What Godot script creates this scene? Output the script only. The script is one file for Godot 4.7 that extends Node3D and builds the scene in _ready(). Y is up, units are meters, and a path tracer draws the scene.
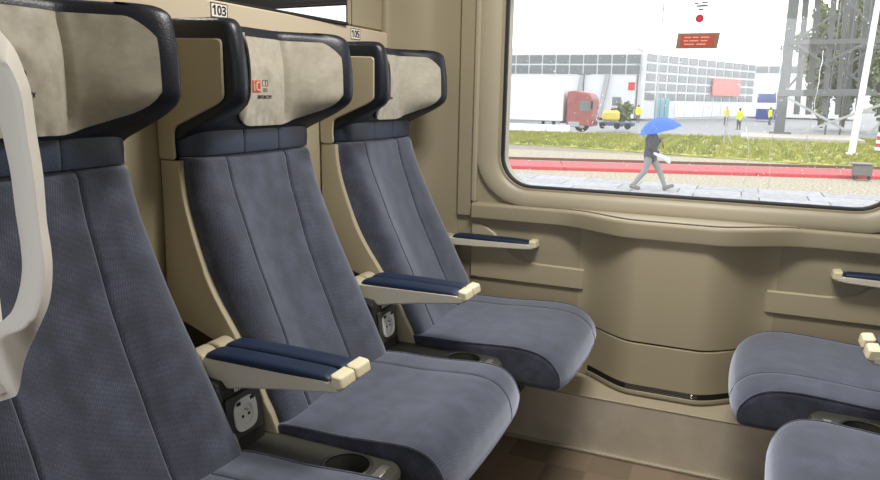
extends Node3D
# Train compartment with three seats by a rain-wet window.
# World: y up, floor y=0, seat wall at x=0 (seats face +x), window wall at z=-0.19, corridor towards +z.

const W := 1.957          # seat wall to seat wall
const ZW := -0.19         # inner face of the window wall
const GY := -1.1          # ground outside
const SEAT_Z: Array[float] = [1.437, 0.824, 0.192]

# ---------------------------------------------------------------- mesh kit
class Kit:
	var tris := PackedVector3Array()
	func tri(a: Vector3, b: Vector3, c: Vector3) -> void:
		if (b - a).cross(c - a).length_squared() > 1e-18:
			tris.append(a); tris.append(b); tris.append(c)
	func shell(t: PackedVector3Array) -> void:
		# appends triangles, turned so that a closed shell faces outwards (front faces run clockwise)
		var vol := 0.0
		var o := t[0] if t.size() else Vector3.ZERO
		for i in range(0, t.size(), 3):
			vol += (t[i] - o).dot((t[i + 1] - o).cross(t[i + 2] - o))
		for i in range(0, t.size(), 3):
			if vol > 0.0:
				tri(t[i], t[i + 2], t[i + 1])
			else:
				tri(t[i], t[i + 1], t[i + 2])
	func quad(t: PackedVector3Array, a: Vector3, b: Vector3, c: Vector3, d: Vector3) -> void:
		t.append(a); t.append(b); t.append(c); t.append(a); t.append(c); t.append(d)
	func cap(t: PackedVector3Array, ring: PackedVector3Array, flip: bool) -> void:
		# flat cap of a ring, triangulated in its own plane
		var n := Vector3.ZERO
		for i in ring.size():
			n += ring[i].cross(ring[(i + 1) % ring.size()])
		if n.length() < 1e-12:
			return
		n = n.normalized()
		var ux := n.cross(Vector3.UP if absf(n.y) < 0.9 else Vector3.RIGHT).normalized()
		var uy := n.cross(ux)
		var flat := PackedVector2Array()
		for p in ring:
			flat.append(Vector2(p.dot(ux), p.dot(uy)))
		var idx := Geometry2D.triangulate_polygon(flat)
		if idx.is_empty():
			var c := Vector3.ZERO
			for p in ring:
				c += p / ring.size()
			for i in ring.size():
				idx.append_array([i, (i + 1) % ring.size(), -1])
			for i in range(0, idx.size(), 3):
				var a := ring[idx[i]]; var b := ring[idx[i + 1]]
				t.append(c); t.append(b if flip else a); t.append(a if flip else b)
			return
		# make the winding agree with the ring's own direction
		var s := 0.0
		for i in range(0, idx.size(), 3):
			s += (ring[idx[i + 1]] - ring[idx[i]]).cross(ring[idx[i + 2]] - ring[idx[i]]).dot(n)
		var back := (s < 0.0) != flip
		for i in range(0, idx.size(), 3):
			t.append(ring[idx[i]]); t.append(ring[idx[i + 2 if back else i + 1]]); t.append(ring[idx[i + 1 if back else i + 2]])
	func loft(rings: Array, caps := true, round_trip := false) -> Kit:
		# closed rings of equal size, joined one to the next
		var t := PackedVector3Array()
		var n: int = rings[0].size()
		for k in (rings.size() if round_trip else rings.size() - 1):
			var p: PackedVector3Array = rings[k]
			var q: PackedVector3Array = rings[(k + 1) % rings.size()]
			for i in n:
				quad(t, p[i], p[(i + 1) % n], q[(i + 1) % n], q[i])
		if caps and not round_trip:
			cap(t, rings[0], true)
			cap(t, rings[-1], false)
		shell(t)
		return self
	func slab(front: Array, back: Array) -> Kit:
		# two open grids of the same size, stitched along their border: a sheet with thickness
		var t := PackedVector3Array()
		var r := front.size()
		var c: int = front[0].size()
		for i in r - 1:
			for j in c - 1:
				quad(t, front[i][j], front[i][j + 1], front[i + 1][j + 1], front[i + 1][j])
				quad(t, back[i][j], back[i + 1][j], back[i + 1][j + 1], back[i][j + 1])
		for j in c - 1:
			quad(t, front[0][j + 1], front[0][j], back[0][j], back[0][j + 1])
			quad(t, front[r - 1][j], front[r - 1][j + 1], back[r - 1][j + 1], back[r - 1][j])
		for i in r - 1:
			quad(t, front[i][0], front[i + 1][0], back[i + 1][0], back[i][0])
			quad(t, front[i + 1][c - 1], front[i][c - 1], back[i][c - 1], back[i + 1][c - 1])
		shell(t)
		return self
	func prism(poly: PackedVector2Array, at: Transform3D, depth: float, bevel := 0.0) -> Kit:
		# polygon in local xy, extruded along local z from 0 to depth, its two edges chamfered
		var p := poly.duplicate()
		var area := 0.0
		for i in p.size():
			area += p[i].cross(p[(i + 1) % p.size()])
		if area < 0.0:
			p.reverse()
		var inner := PackedVector2Array()
		for i in p.size():
			var a := (p[i] - p[i - 1]).normalized(); var b := (p[(i + 1) % p.size()] - p[i]).normalized()
			var na := Vector2(-a.y, a.x); var nb := Vector2(-b.y, b.x)
			var m := (na + nb)
			m = m / maxf(m.length_squared() * 0.5, 0.35)
			inner.append(p[i] + m * bevel)
		var rings := []
		var steps := [[inner, 0.0], [p, bevel], [p, depth - bevel], [inner, depth]] if bevel > 0.0 else [[p, 0.0], [p, depth]]
		for s in steps:
			var ring := PackedVector3Array()
			for v in s[0]:
				ring.append(at * Vector3(v.x, v.y, s[1]))
			rings.append(ring)
		return loft(rings)
	func box(c: Vector3, s: Vector3, bevel := 0.004, basis := Basis.IDENTITY) -> Kit:
		var b := minf(bevel, minf(s.x, minf(s.y, s.z)) * 0.45)
		var x := s.x / 2; var y := s.y / 2
		var poly := PackedVector2Array([Vector2(-x + b, -y), Vector2(x - b, -y), Vector2(x, -y + b), Vector2(x, y - b), Vector2(x - b, y), Vector2(-x + b, y), Vector2(-x, y - b), Vector2(-x, -y + b)])
		if b <= 0.0:
			poly = PackedVector2Array([Vector2(-x, -y), Vector2(x, -y), Vector2(x, y), Vector2(-x, y)])
		return prism(poly, Transform3D(basis, c) * Transform3D(Basis.IDENTITY, Vector3(0, 0, -s.z / 2)), s.z, b)
	func bar(a: Vector3, b: Vector3, w: float, d: float, bevel := 0.0) -> Kit:
		# a straight bar of rectangular section from a to b
		var z := (b - a).normalized()
		var x := z.cross(Vector3.UP if absf(z.y) < 0.95 else Vector3.BACK).normalized()
		var y := z.cross(x)
		return box((a + b) / 2, Vector3(w, d, a.distance_to(b)), bevel, Basis(x, y, z))
	func tube(path: PackedVector3Array, radii, sides := 8) -> Kit:
		var rings := []
		var ref := Vector3.UP
		for i in path.size():
			var d := (path[mini(i + 1, path.size() - 1)] - path[maxi(i - 1, 0)]).normalized()
			if absf(d.dot(ref)) > 0.95:
				ref = Vector3.RIGHT if absf(d.x) < 0.8 else Vector3.BACK
			var x := d.cross(ref).normalized()
			var y := d.cross(x).normalized()
			ref = -y if i else ref
			var r: float = radii[i] if radii is Array else radii
			var ring := PackedVector3Array()
			for k in sides:
				ring.append(path[i] + x * cos(TAU * k / sides) * r + y * sin(TAU * k / sides) * r)
			rings.append(ring)
			ref = x.cross(d).normalized()
		return loft(rings)
	func lathe(profile: PackedVector2Array, at: Transform3D, segs := 24) -> Kit:
		# closed profile (radius, height) turned about local y
		var rings := []
		for k in segs:
			var ring := PackedVector3Array()
			for p in profile:
				ring.append(at * Vector3(p.x * cos(TAU * k / segs), p.y, p.x * sin(TAU * k / segs)))
			rings.append(ring)
		return loft(rings, false, true)
	func commit(angle := 42.0) -> ArrayMesh:
		# corner normals: faces that meet at less than the angle are shaded as one
		var n := tris.size() / 3
		var fn := PackedVector3Array(); fn.resize(n)
		var at := {}
		for f in n:
			fn[f] = (tris[f * 3 + 2] - tris[f * 3]).cross(tris[f * 3 + 1] - tris[f * 3])
			for k in 3:
				var key := Vector3i((tris[f * 3 + k] * 20000.0).round())
				if at.has(key):
					at[key].append(f)
				else:
					at[key] = [f]
		var unit := PackedVector3Array(); unit.resize(n)
		for f in n:
			unit[f] = fn[f].normalized()
		var normals := PackedVector3Array(); normals.resize(tris.size())
		var most := cos(deg_to_rad(angle))
		for f in n:
			for k in 3:
				var sum := Vector3.ZERO
				for g in at[Vector3i((tris[f * 3 + k] * 20000.0).round())]:
					if unit[g].dot(unit[f]) > most:
						sum += fn[g]
				normals[f * 3 + k] = sum.normalized()
		var arrays := []
		arrays.resize(Mesh.ARRAY_MAX)
		arrays[Mesh.ARRAY_VERTEX] = tris
		arrays[Mesh.ARRAY_NORMAL] = normals
		var m := ArrayMesh.new()
		m.add_surface_from_arrays(Mesh.PRIMITIVE_TRIANGLES, arrays)
		return m

var M := {}
var taken := {}
var slide := 0.0
var rng := RandomNumberGenerator.new()

# ---------------------------------------------------------------- naming
func numbered(called: String) -> String:
	var n: int = taken.get(called, -1) + 1
	taken[called] = n
	return called if n == 0 else "%s_%03d" % [called, n]

func tag(o: Node3D, label: String, category: String, group := "") -> Node3D:
	o.set_meta("label", label)
	o.set_meta("category", category)
	if group:
		o.set_meta("group", group)
	return o

func thing(called: String, label: String, category: String, at := Vector3.ZERO, turn := 0.0, group := "") -> Node3D:
	var o := Node3D.new()
	o.name = numbered(called)
	add_child(o)
	o.position = at
	o.rotation.y = turn
	return tag(o, label, category, group)

func obj(called: String, mesh: Mesh, mat: Material, parent: Node3D, label := "") -> MeshInstance3D:
	var o := MeshInstance3D.new()
	o.mesh = mesh
	o.material_override = mat
	if parent == self:
		o.name = numbered(called)
		add_child(o)
	else:
		o.name = called
		parent.add_child(o, true)
	if label:
		o.set_meta("label", label)
	return o

func struct(called: String, kit: Kit, mat: Material, angle := 42.0) -> MeshInstance3D:
	var o := obj(called, kit.commit(angle), mat, self)
	o.set_meta("kind", "structure")
	return o

func dup(o: Node3D, at: Vector3, turn: float, label: String) -> Node3D:
	var c: Node3D = o.duplicate()
	c.name = numbered(String(o.name).rstrip("0123456789").trim_suffix("_"))
	add_child(c)
	c.position = at
	c.rotation.y = turn
	c.set_meta("label", label)
	return c

# ---------------------------------------------------------------- materials
func srgb(r: int, g: int, b: int) -> Color:
	return Color8(r, g, b)

func mat(c: Color, rough := 0.6, metal := 0.0) -> StandardMaterial3D:
	var m := StandardMaterial3D.new()
	m.albedo_color = c
	m.roughness = rough
	m.metallic = metal
	return m

func noise_tex(colors: Array, freq: float, seed_at: int, size := 512, octaves := 4, as_normal := false) -> NoiseTexture2D:
	var n := FastNoiseLite.new()
	n.seed = seed_at
	n.frequency = freq
	n.fractal_octaves = octaves
	var t := NoiseTexture2D.new()
	t.width = size
	t.height = size
	t.seamless = true
	t.noise = n
	if as_normal:
		t.as_normal_map = true
		t.bump_strength = 4.0
	else:
		var g := Gradient.new()
		var offs := PackedFloat32Array()
		var cols := PackedColorArray()
		for i in colors.size():
			offs.append(0.2 + 0.6 * i / maxf(1.0, colors.size() - 1.0))
			cols.append(colors[i])
		g.offsets = offs
		g.colors = cols
		t.color_ramp = g
	return t

func mapped(m: StandardMaterial3D, scale: float, world := false) -> StandardMaterial3D:
	m.uv1_triplanar = true
	m.uv1_world_triplanar = world
	m.uv1_scale = Vector3.ONE * scale
	return m

func noisy(colors: Array, freq: float, seed_at: int, scale: float, rough := 0.8, world := false) -> StandardMaterial3D:
	var m := mat(Color.WHITE, rough)
	m.albedo_texture = noise_tex(colors, freq, seed_at)
	return mapped(m, scale, world)

func rib_image() -> ImageTexture:
	# fine cord ribs with broken runs, as a height picture
	var n := FastNoiseLite.new()
	n.seed = 5
	n.frequency = 0.08
	var im := Image.create(256, 256, false, Image.FORMAT_RGB8)
	for y in 256:
		for x in 256:
			var s := 0.5 + 0.5 * sin(TAU * ((x * 24.0 + y * 6.0) / 256.0) + 0.7 * sin(TAU * y * 12.0 / 256.0))
			var v := clampf(0.60 + 0.34 * s + 0.16 * n.get_noise_2d(x, y), 0, 1)
			im.set_pixel(x, y, Color(v, v, v))
	return ImageTexture.create_from_image(im)

func floor_image() -> ImageTexture:
	var r := RandomNumberGenerator.new()
	r.seed = 12
	var im := Image.create(512, 512, false, Image.FORMAT_RGB8)
	var tones := [srgb(116, 102, 86), srgb(136, 119, 101), srgb(126, 110, 93), srgb(144, 126, 108)]
	for j in 8:
		for i in 8:
			var c: Color = tones[(i + j * 3 + r.randi() % 2) % 4]
			im.fill_rect(Rect2i(i * 64, j * 64, 64, 64), c)
	for k in 26000:
		var x := r.randi() % 512; var y := r.randi() % 512
		im.set_pixel(x, y, im.get_pixel(x, y).lightened(r.randf() * 0.16 - 0.04) if k % 2 else im.get_pixel(x, y).darkened(0.12))
	return ImageTexture.create_from_image(im)

func make_materials() -> void:
	var ribs := rib_image()
	var fabric := noisy([srgb(58, 59, 69), srgb(75, 77, 89), srgb(95, 98, 112)], 0.012, 3, 2.2, 0.95)
	fabric.heightmap_enabled = true
	fabric.heightmap_texture = ribs
	fabric.rim_enabled = true
	fabric.albedo_color = Color(0.88, 0.915, 1.0)
	fabric.rim = 1.8
	fabric.rim_tint = 1.0
	# ribs run finer than the mottling, so they live in a second material scale: detail of the nap
	fabric.heightmap_scale = 0.0
	M.fabric = fabric
	var nap := ribs
	fabric.detail_enabled = true
	fabric.detail_blend_mode = BaseMaterial3D.BLEND_MODE_MUL
	fabric.detail_albedo = nap
	fabric.detail_uv_layer = BaseMaterial3D.DETAIL_UV_2
	fabric.uv2_triplanar = true
	fabric.uv2_scale = Vector3.ONE * 9.0
	fabric.heightmap_enabled = false
	M.seam = mat(srgb(30, 33, 43), 0.95)
	var leather := mat(srgb(18, 24, 38), 0.42)
	leather.normal_enabled = true
	leather.normal_texture = noise_tex([], 0.09, 8, 256, 3, true)
	leather.normal_scale = 0.25
	M.leather = mapped(leather, 9.0)
	M.neck = mat(srgb(42, 54, 76), 0.5)
	M.neck.normal_enabled = true
	M.neck.normal_texture = leather.normal_texture
	M.neck.normal_scale = 0.2
	mapped(M.neck, 9.0)
	M.pad = mat(srgb(17, 36, 64), 0.5)
	var cloth := noisy([srgb(164, 159, 145), srgb(178, 173, 159)], 0.03, 21, 3.0, 0.5)
	cloth.normal_enabled = true
	cloth.normal_texture = noise_tex([], 0.012, 9, 256, 3, true)
	cloth.normal_scale = 0.2
	cloth.rim_enabled = true
	cloth.rim = 0.3
	M.cloth = cloth
	M.beige = mat(srgb(156, 147, 124), 0.5)
	M.shell = mat(srgb(172, 162, 137), 0.45)
	M.frame = mat(srgb(166, 158, 138), 0.45)
	M.rail = mat(srgb(196, 183, 160), 0.5)
	M.dark_seam = mat(srgb(52, 44, 34), 0.8)
	M.ivory = mat(srgb(212, 207, 191), 0.42)
	M.white_plastic = mat(srgb(232, 228, 220), 0.4)
	M.tip = mat(srgb(224, 215, 184), 0.42)
	M.grey_plastic = mat(srgb(62, 62, 56), 0.42)
	M.dark_plastic = mat(srgb(38, 38, 37), 0.45)
	M.black = mat(srgb(18, 18, 19), 0.55)
	M.rubber = mat(srgb(20, 20, 22), 0.6)
	M.socket = mat(srgb(222, 222, 216), 0.4)
	M.chrome = mat(srgb(200, 198, 192), 0.25, 0.9)
	var steel := noisy([srgb(214, 206, 189), srgb(224, 217, 202)], 0.01, 31, 1.6, 0.36)
	steel.metallic = 0.5
	steel.roughness_texture = noise_tex([Color(0.8, 0.8, 0.8), Color(1, 1, 1)], 0.01, 33, 256)
	steel.roughness = 0.5
	M.steel = steel
	M.lip = mat(srgb(176, 166, 144), 0.7)
	var lino := mat(Color.WHITE, 0.5)
	lino.albedo_texture = floor_image()
	M.lino = mapped(lino, 0.95, true)
	M.white = mat(srgb(228, 226, 218), 0.6)
	M.ceiling = mat(srgb(206, 200, 186), 0.7)
	M.ink = mat(srgb(30, 28, 28), 0.8)
	M.red_ink = mat(srgb(206, 62, 30), 0.7)
	M.mirror = mat(srgb(215, 215, 212), 0.02, 1.0)
	var glass := StandardMaterial3D.new()
	glass.albedo_color = Color(0.93, 0.95, 0.96, 0.05)
	glass.transparency = BaseMaterial3D.TRANSPARENCY_ALPHA
	glass.roughness = 0.02
	M.glass = glass
	var water := StandardMaterial3D.new()
	water.albedo_color = Color(0.95, 0.97, 1.0, 0.1)
	water.transparency = BaseMaterial3D.TRANSPARENCY_ALPHA
	water.refraction_enabled = true
	water.refraction_scale = 0.033
	water.roughness = 0.02
	M.water = water

# ---------------------------------------------------------------- curves
func interp(pts: Array, y: float) -> float:
	# pts: [y, value] rows in rising y, joined by a smooth curve
	if y <= pts[0][0]:
		return pts[0][1]
	for i in pts.size() - 1:
		if y <= pts[i + 1][0]:
			var t: float = (y - pts[i][0]) / (pts[i + 1][0] - pts[i][0])
			var p0: float = pts[maxi(i - 1, 0)][1]; var p3: float = pts[mini(i + 2, pts.size() - 1)][1]
			return cubic_interpolate(pts[i][1], pts[i + 1][1], p0, p3, t)
	return pts[-1][1]

func smooth_closed(ctrl: Array, per: int) -> PackedVector2Array:
	var out := PackedVector2Array()
	var n := ctrl.size()
	for i in n:
		for k in per:
			var a: Vector2 = ctrl[i]
			out.append(a.cubic_interpolate(ctrl[(i + 1) % n], ctrl[(i - 1 + n) % n], ctrl[(i + 2) % n], float(k) / per))
	return out

func smooth_open(ctrl: Array, per: int) -> Array:
	var out := []
	for i in ctrl.size() - 1:
		for k in per:
			out.append(ctrl[i].cubic_interpolate(ctrl[i + 1], ctrl[maxi(i - 1, 0)], ctrl[mini(i + 2, ctrl.size() - 1)], float(k) / per))
	out.append(ctrl[-1])
	return out

func rounded(x0: float, y0: float, x1: float, y1: float, r: float, per := 8) -> PackedVector2Array:
	var out := PackedVector2Array()
	for c in [[x1 - r, y1 - r, 0.0], [x0 + r, y1 - r, 0.25], [x0 + r, y0 + r, 0.5], [x1 - r, y0 + r, 0.75]]:
		for k in per + 1:
			var a: float = TAU * (c[2] + 0.25 * k / per)
			out.append(Vector2(c[0] + cos(a) * r, c[1] + sin(a) * r))
	return out

func ring_at(p: PackedVector2Array, z: float) -> PackedVector3Array:
	var out := PackedVector3Array()
	for v in p:
		out.append(Vector3(v.x, v.y, z))
	return out

# ---------------------------------------------------------------- seat
const BACK_LINE := [[0.40, 0.318], [0.475, 0.29], [0.53, 0.262], [0.65, 0.197], [0.76, 0.125], [0.86, 0.083], [0.945, 0.058], [1.04, 0.05]]
const WING := [[1.03, 0.055], [1.075, 0.058], [1.085, 0.070], [1.10, 0.102], [1.118, 0.142], [1.134, 0.173], [1.150, 0.198], [1.165, 0.208], [1.18, 0.211], [1.24, 0.209], [1.29, 0.201], [1.31, 0.194], [1.325, 0.182]]
const EDGE := [[0.2172, 0.003], [0.2158, 0.019], [0.2105, 0.033], [0.2015, 0.042], [0.189, 0.0478], [0.17, 0.050]]
const PAD_DEPTH := [[0.40, 0.028], [0.49, 0.030], [0.53, 0.034], [0.60, 0.040], [0.65, 0.049], [0.76, 0.070], [0.893, 0.066], [0.945, 0.056], [1.03, 0.038]]
const HALF := 0.236
const HS := 1.075

func head_x(z: float, y: float) -> float:
	# inner face of the winged headrest
	var a := absf(z) / HS
	var d := 0.09 + 0.008 * sin(clampf((y - 1.05) / 0.27, 0, 1) * PI) - 0.03 * clampf((1.098 - y) / 0.026, 0, 1)
	var s := clampf((a - 0.068) / 0.122, 0, 1)
	return lerpf(d, interp(WING, y), s * s * (3 - 2 * s) * 0.45 + s * 0.55)

func back_f(y: float) -> float:
	# front of the shell; a reclined seat slides forward at its foot
	return interp(BACK_LINE, y) + slide * clampf((1.0 - y) / 0.5, 0, 1)

func back_wide(y: float) -> float:
	return 1.035 * (1.0 + 0.05 * clampf((0.9 - y) / 0.4, 0, 1))

func seam_z(side: int, y: float) -> float:
	var t := clampf((1.03 - y) / 0.5, 0, 1)
	return lerpf(0.124, 0.155, t) if side > 0 else lerpf(-0.100, -0.064, t)

func back_dx(z: float, y: float) -> float:
	# upholstery in front of the shell line: bolsters, a hollow between them, grooves at the seams
	var a := absf(z) / back_wide(y)
	var d := 0.0
	for k in EDGE.size() - 1:
		if a >= EDGE[k + 1][0]:
			d = lerpf(EDGE[k][1], EDGE[k + 1][1], clampf((EDGE[k][0] - a) / (EDGE[k][0] - EDGE[k + 1][0]), 0, 1))
			break
	if a < 0.17:
		d = lerpf(0.044, 0.050, smoothstep(0.06, 0.16, a))
	d *= interp(PAD_DEPTH, y) / 0.05
	d -= 0.013 * sin(clampf((y - 0.44) / 0.58, 0, 1) * PI) * (1 - smoothstep(0.05, 0.165, a))
	for s in [-1, 1]:
		d -= 0.005 * exp(-pow((z - seam_z(s, y)) / 0.0035, 2))
	return d

func make_backrest() -> ArrayMesh:
	var rings := []
	var rows := []
	for i in 31:
		rows.append([lerpf(0.425, 1.02, i / 30.0), 1.0, 0.0])
	rows.append_array([[1.028, 0.93, 0.001], [1.033, 0.78, 0.003], [1.036, 0.5, 0.006]])
	for r in rows:
		var y: float = r[0]
		var w := back_wide(y)
		var zs: Array[float] = []
		for e in EDGE:
			zs.append(-e[0] * w)
		for z in [-0.15, -0.13, -0.115, -0.03, 0.0, 0.03, 0.06, 0.09]:
			zs.append(z)
		for s in [-1, 1]:
			for o in [-0.009, -0.005, -0.0025, 0.0, 0.0025, 0.005, 0.009]:
				zs.append(seam_z(s, y) + o)
		for e in EDGE:
			zs.append(e[0] * w)
		zs.sort()
		var ring := PackedVector3Array()
		ring.append(Vector3(back_f(y) - 0.012, y, -0.215 * w))
		for z in zs:
			ring.append(Vector3(back_f(y) + back_dx(z, y) * r[1], y, z - signf(z) * r[2]))
		ring.append(Vector3(back_f(y) - 0.012, y, 0.215 * w))
		rings.append(ring)
	return Kit.new().loft(rings).commit(50)

func back_seam(side: int) -> ArrayMesh:
	var path := PackedVector3Array()
	for i in 36:
		var y := lerpf(0.47, 1.028, i / 35.0)
		path.append(Vector3(back_f(y) + back_dx(seam_z(side, y), y) + 0.0004, y, seam_z(side, y)))
	return Kit.new().tube(path, 0.0011, 5).commit()

func make_shell() -> ArrayMesh:
	var rings := []
	for i in 25:
		var y := lerpf(0.40, 1.03, i / 24.0)
		var f := back_f(y)
		var b := (f - 0.052) * (1.0 - smoothstep(0.635, 0.70, y))
		var h := 0.241 * (1.0 + 0.05 * clampf((0.9 - y) / 0.4, 0, 1))
		rings.append(PackedVector3Array([Vector3(b, y, -h + 0.004), Vector3(b + 0.004, y, -h), Vector3(f - 0.004, y, -h), Vector3(f, y, -h + 0.003), Vector3(f, y, -h + 0.012), Vector3(f - 0.004, y, 0), Vector3(f, y, h - 0.012), Vector3(f, y, h - 0.003), Vector3(f - 0.004, y, h), Vector3(b + 0.004, y, h), Vector3(b, y, h - 0.004), Vector3(b, y, 0)]))
	return Kit.new().loft(rings).commit(50)

func head_ring(y: float, inset: float, full: bool) -> PackedVector3Array:
	var ring := PackedVector3Array()
	var w := interp(WING, y)
	var zs := [0.0, 0.03, 0.055, 0.07, 0.085, 0.1, 0.115, 0.13, 0.145, 0.16, 0.175, 0.186]
	for s in [-1, 1]:
		var row := []
		for z in zs:
			row.append(Vector3(maxf(0.01, head_x(z * HS, y) - inset), y, s * maxf(0.0, z * HS - (inset if z > 0.15 else 0.0))))
		row.append(Vector3(maxf(0.01, w - inset + 0.002), y, s * (0.2000 * HS - inset)))
		row.append(Vector3(maxf(0.01, w - 0.002 - inset), y, s * (0.2090 * HS - inset)))
		row.append(Vector3(maxf(0.008, w - 0.009 - inset), y, s * (0.2160 * HS - inset)))
		row.append(Vector3(maxf(0.006, w - 0.021 - inset), y, s * (HALF - inset)))
		row.append(Vector3(0.0, y, s * (HALF - inset)))
		if s < 0:
			row.reverse()
		else:
			row.remove_at(0)
		for p in row:
			ring.append(p)
	return ring

func make_headrest() -> ArrayMesh:
	var rings := []
	rings.append(head_ring(1.0735, 0.004, true))
	for y in [1.076, 1.082, 1.088, 1.094, 1.10, 1.105, 1.11, 1.12, 1.13, 1.14, 1.15, 1.16, 1.17, 1.185, 1.20, 1.22, 1.24, 1.26, 1.28, 1.295, 1.307]:
		rings.append(head_ring(y, 0.0, true))
	for e in [[1.314, 0.002], [1.3195, 0.006], [1.3225, 0.012], [1.324, 0.02]]:
		rings.append(head_ring(e[0], e[1], true))
	return Kit.new().loft(rings).commit(55)

func make_neck() -> ArrayMesh:
	var half := [[0.0, 0.0875], [0.055, 0.0875], [0.064, 0.0865], [0.066, 0.0845], [0.068, 0.0865], [0.077, 0.0875], [0.12, 0.087], [0.165, 0.085], [0.192, 0.081], [0.211, 0.073], [0.223, 0.060], [0.228, 0.044], [0.228, 0.0]]
	var rings := []
	for e in [[1.037, 0.006], [1.040, 0.001], [1.046, 0.0], [1.066, -0.001], [1.086, 0.0], [1.096, 0.001], [1.101, 0.006]]:
		var ring := PackedVector3Array()
		for s in [-1, 1]:
			for k in half.size():
				var h: Array = half[half.size() - 1 - k] if s < 0 else half[k]
				if s > 0 and k == 0:
					continue
				ring.append(Vector3(maxf(0.0, h[1] - e[1]), e[0], s * (h[0] - (e[1] if h[0] > 0.1 else 0.0))))
		rings.append(ring)
	return Kit.new().loft(rings).commit(40)

func cover_x(z: float, y: float) -> float:
	# outer face of the cloth cover; the cloth lies flat where the emblem is printed
	var n := FastNoiseLite.new()
	n.seed = 14
	n.frequency = 6.0
	n.fractal_octaves = 2
	var a := absf(z) / HS
	var v := clampf((y - 1.10) / 0.205, 0, 1)
	var puff := sin(v * PI) * sin(clampf((1.0 - a / 0.171) * 3.2, 0, 1) * PI * 0.5)
	var flat := smoothstep(0.030, 0.060, Vector2((z - 0.035) * 0.8, y - 1.18).length())
	var x := head_x(z, y) + 0.0085 + 0.005 * puff
	x += 0.014 * flat * n.get_noise_2d(z * 1.5 + y * 0.4, y * 0.7) * (0.25 + puff)
	x -= 0.0075 * exp(-pow((a - 0.066) / 0.005, 2)) * clampf(v * 4 + 0.3, 0, 1) * (1.0 if z < 0 else 0.25)
	x += 0.0018 * sin(z * 210.0 + 2.0 * sin(z * 37.0)) * exp(-v * 9.0)
	x += 0.0014 * sin(z * 170.0 + 1.3) * exp(-(1 - v) * 10.0)
	return minf(x, interp(WING, y) + 0.008 - 0.005 * clampf((a - 0.168) / 0.013, 0, 1))

func make_cover() -> ArrayMesh:
	var front := []
	var back := []
	for i in 61:
		var u := lerpf(-1, 1, i / 60.0)
		var z := u * 0.170 * HS
		var a := absf(z) / HS
		var s := clampf((a - 0.06) / 0.111, 0, 1)
		var bot := lerpf(1.100, 1.150, pow(s, 1.25)) + 0.026 * pow(clampf((a - 0.143) / 0.028, 0, 1), 2)
		var top := 1.300 - 0.036 * pow(clampf((a - 0.135) / 0.036, 0, 1), 2)
		var fr := PackedVector3Array()
		var bk := PackedVector3Array()
		for j in 31:
			var y := lerpf(bot, top, j / 30.0)
			var x := cover_x(z, y)
			fr.append(Vector3(x, y, z))
			bk.append(Vector3(x - 0.005, y, z))
		front.append(fr)
		back.append(bk)
	return Kit.new().slab(front, back).commit(60)

func make_cushion(long: float) -> Array:
	# the seat cushion and its two stitched seams
	var ctrl := [Vector2(0.27, 0.44), Vector2(0.285, 0.478), Vector2(0.34, 0.488), Vector2(0.45, 0.490), Vector2(0.551, 0.497), Vector2(0.64, 0.500), Vector2(0.70, 0.490), Vector2(0.738, 0.465), Vector2(0.757, 0.430), Vector2(0.757, 0.402), Vector2(0.750, 0.391), Vector2(0.735, 0.388), Vector2(0.64, 0.388), Vector2(0.45, 0.392), Vector2(0.29, 0.40)]
	for i in ctrl.size():
		if ctrl[i].x > 0.5:
			ctrl[i].x += long * (ctrl[i].x - 0.5) / 0.257
	var base := smooth_closed(ctrl, 4)
	var mid := Vector2(0.52, 0.442)
	var rings := []
	for e in [[-0.252, 0.014], [-0.2515, 0.005], [-0.249, 0.0012], [-0.244, 0.0], [-0.225, 0.0], [-0.2, 0.0], [-0.16, 0.0], [-0.146, 0.0], [-0.142, 0.0], [-0.138, 0.0], [-0.1, 0.0], [-0.05, 0.0], [0.0, 0.0], [0.05, 0.0], [0.1, 0.0], [0.138, 0.0], [0.142, 0.0], [0.146, 0.0], [0.16, 0.0], [0.2, 0.0], [0.225, 0.0], [0.244, 0.0], [0.249, 0.0012], [0.2515, 0.005], [0.252, 0.014]]:
		var z: float = e[0] * 0.975
		var ring := PackedVector3Array()
		var k := absf(z) / 0.246
		for p in base:
			var q: Vector2 = p
			if q.y > 0.44:
				q.y += 0.006 * (1 - k * k) - 0.004 * pow(clampf((k - 0.75) / 0.25, 0, 1), 2)
			if absf(z + 0.142 * 0.975) < 0.001 and q.y > 0.44:
				q += Vector2(-0.002 if q.x > 0.7 else 0.0, -0.003)
			if q.x > 0.55:
				q.x += (0.014 * (1 - k * k) - 0.010 * pow(clampf((k - 0.7) / 0.3, 0, 1), 2)) * (q.x - 0.55) / 0.2
			var d := (q - mid).normalized() * e[1] as Vector2
			q -= Vector2(d.x * 0.9, clampf((q.y - mid.y) / 0.05, -1, 1) * e[1])
			ring.append(Vector3(q.x, q.y, z))
		rings.append(ring)
	var made := [Kit.new().loft(rings).commit(50)]
	for k in [8, 2, 22]:
		var path := PackedVector3Array()
		for i in range(5, 36):
			var p: Vector3 = rings[k][i]
			path.append(p + Vector3(0, 0.0006, 0))
		made.append(Kit.new().tube(path, 0.0013 if k == 8 else 0.0026, 6).commit())
	return made

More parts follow.
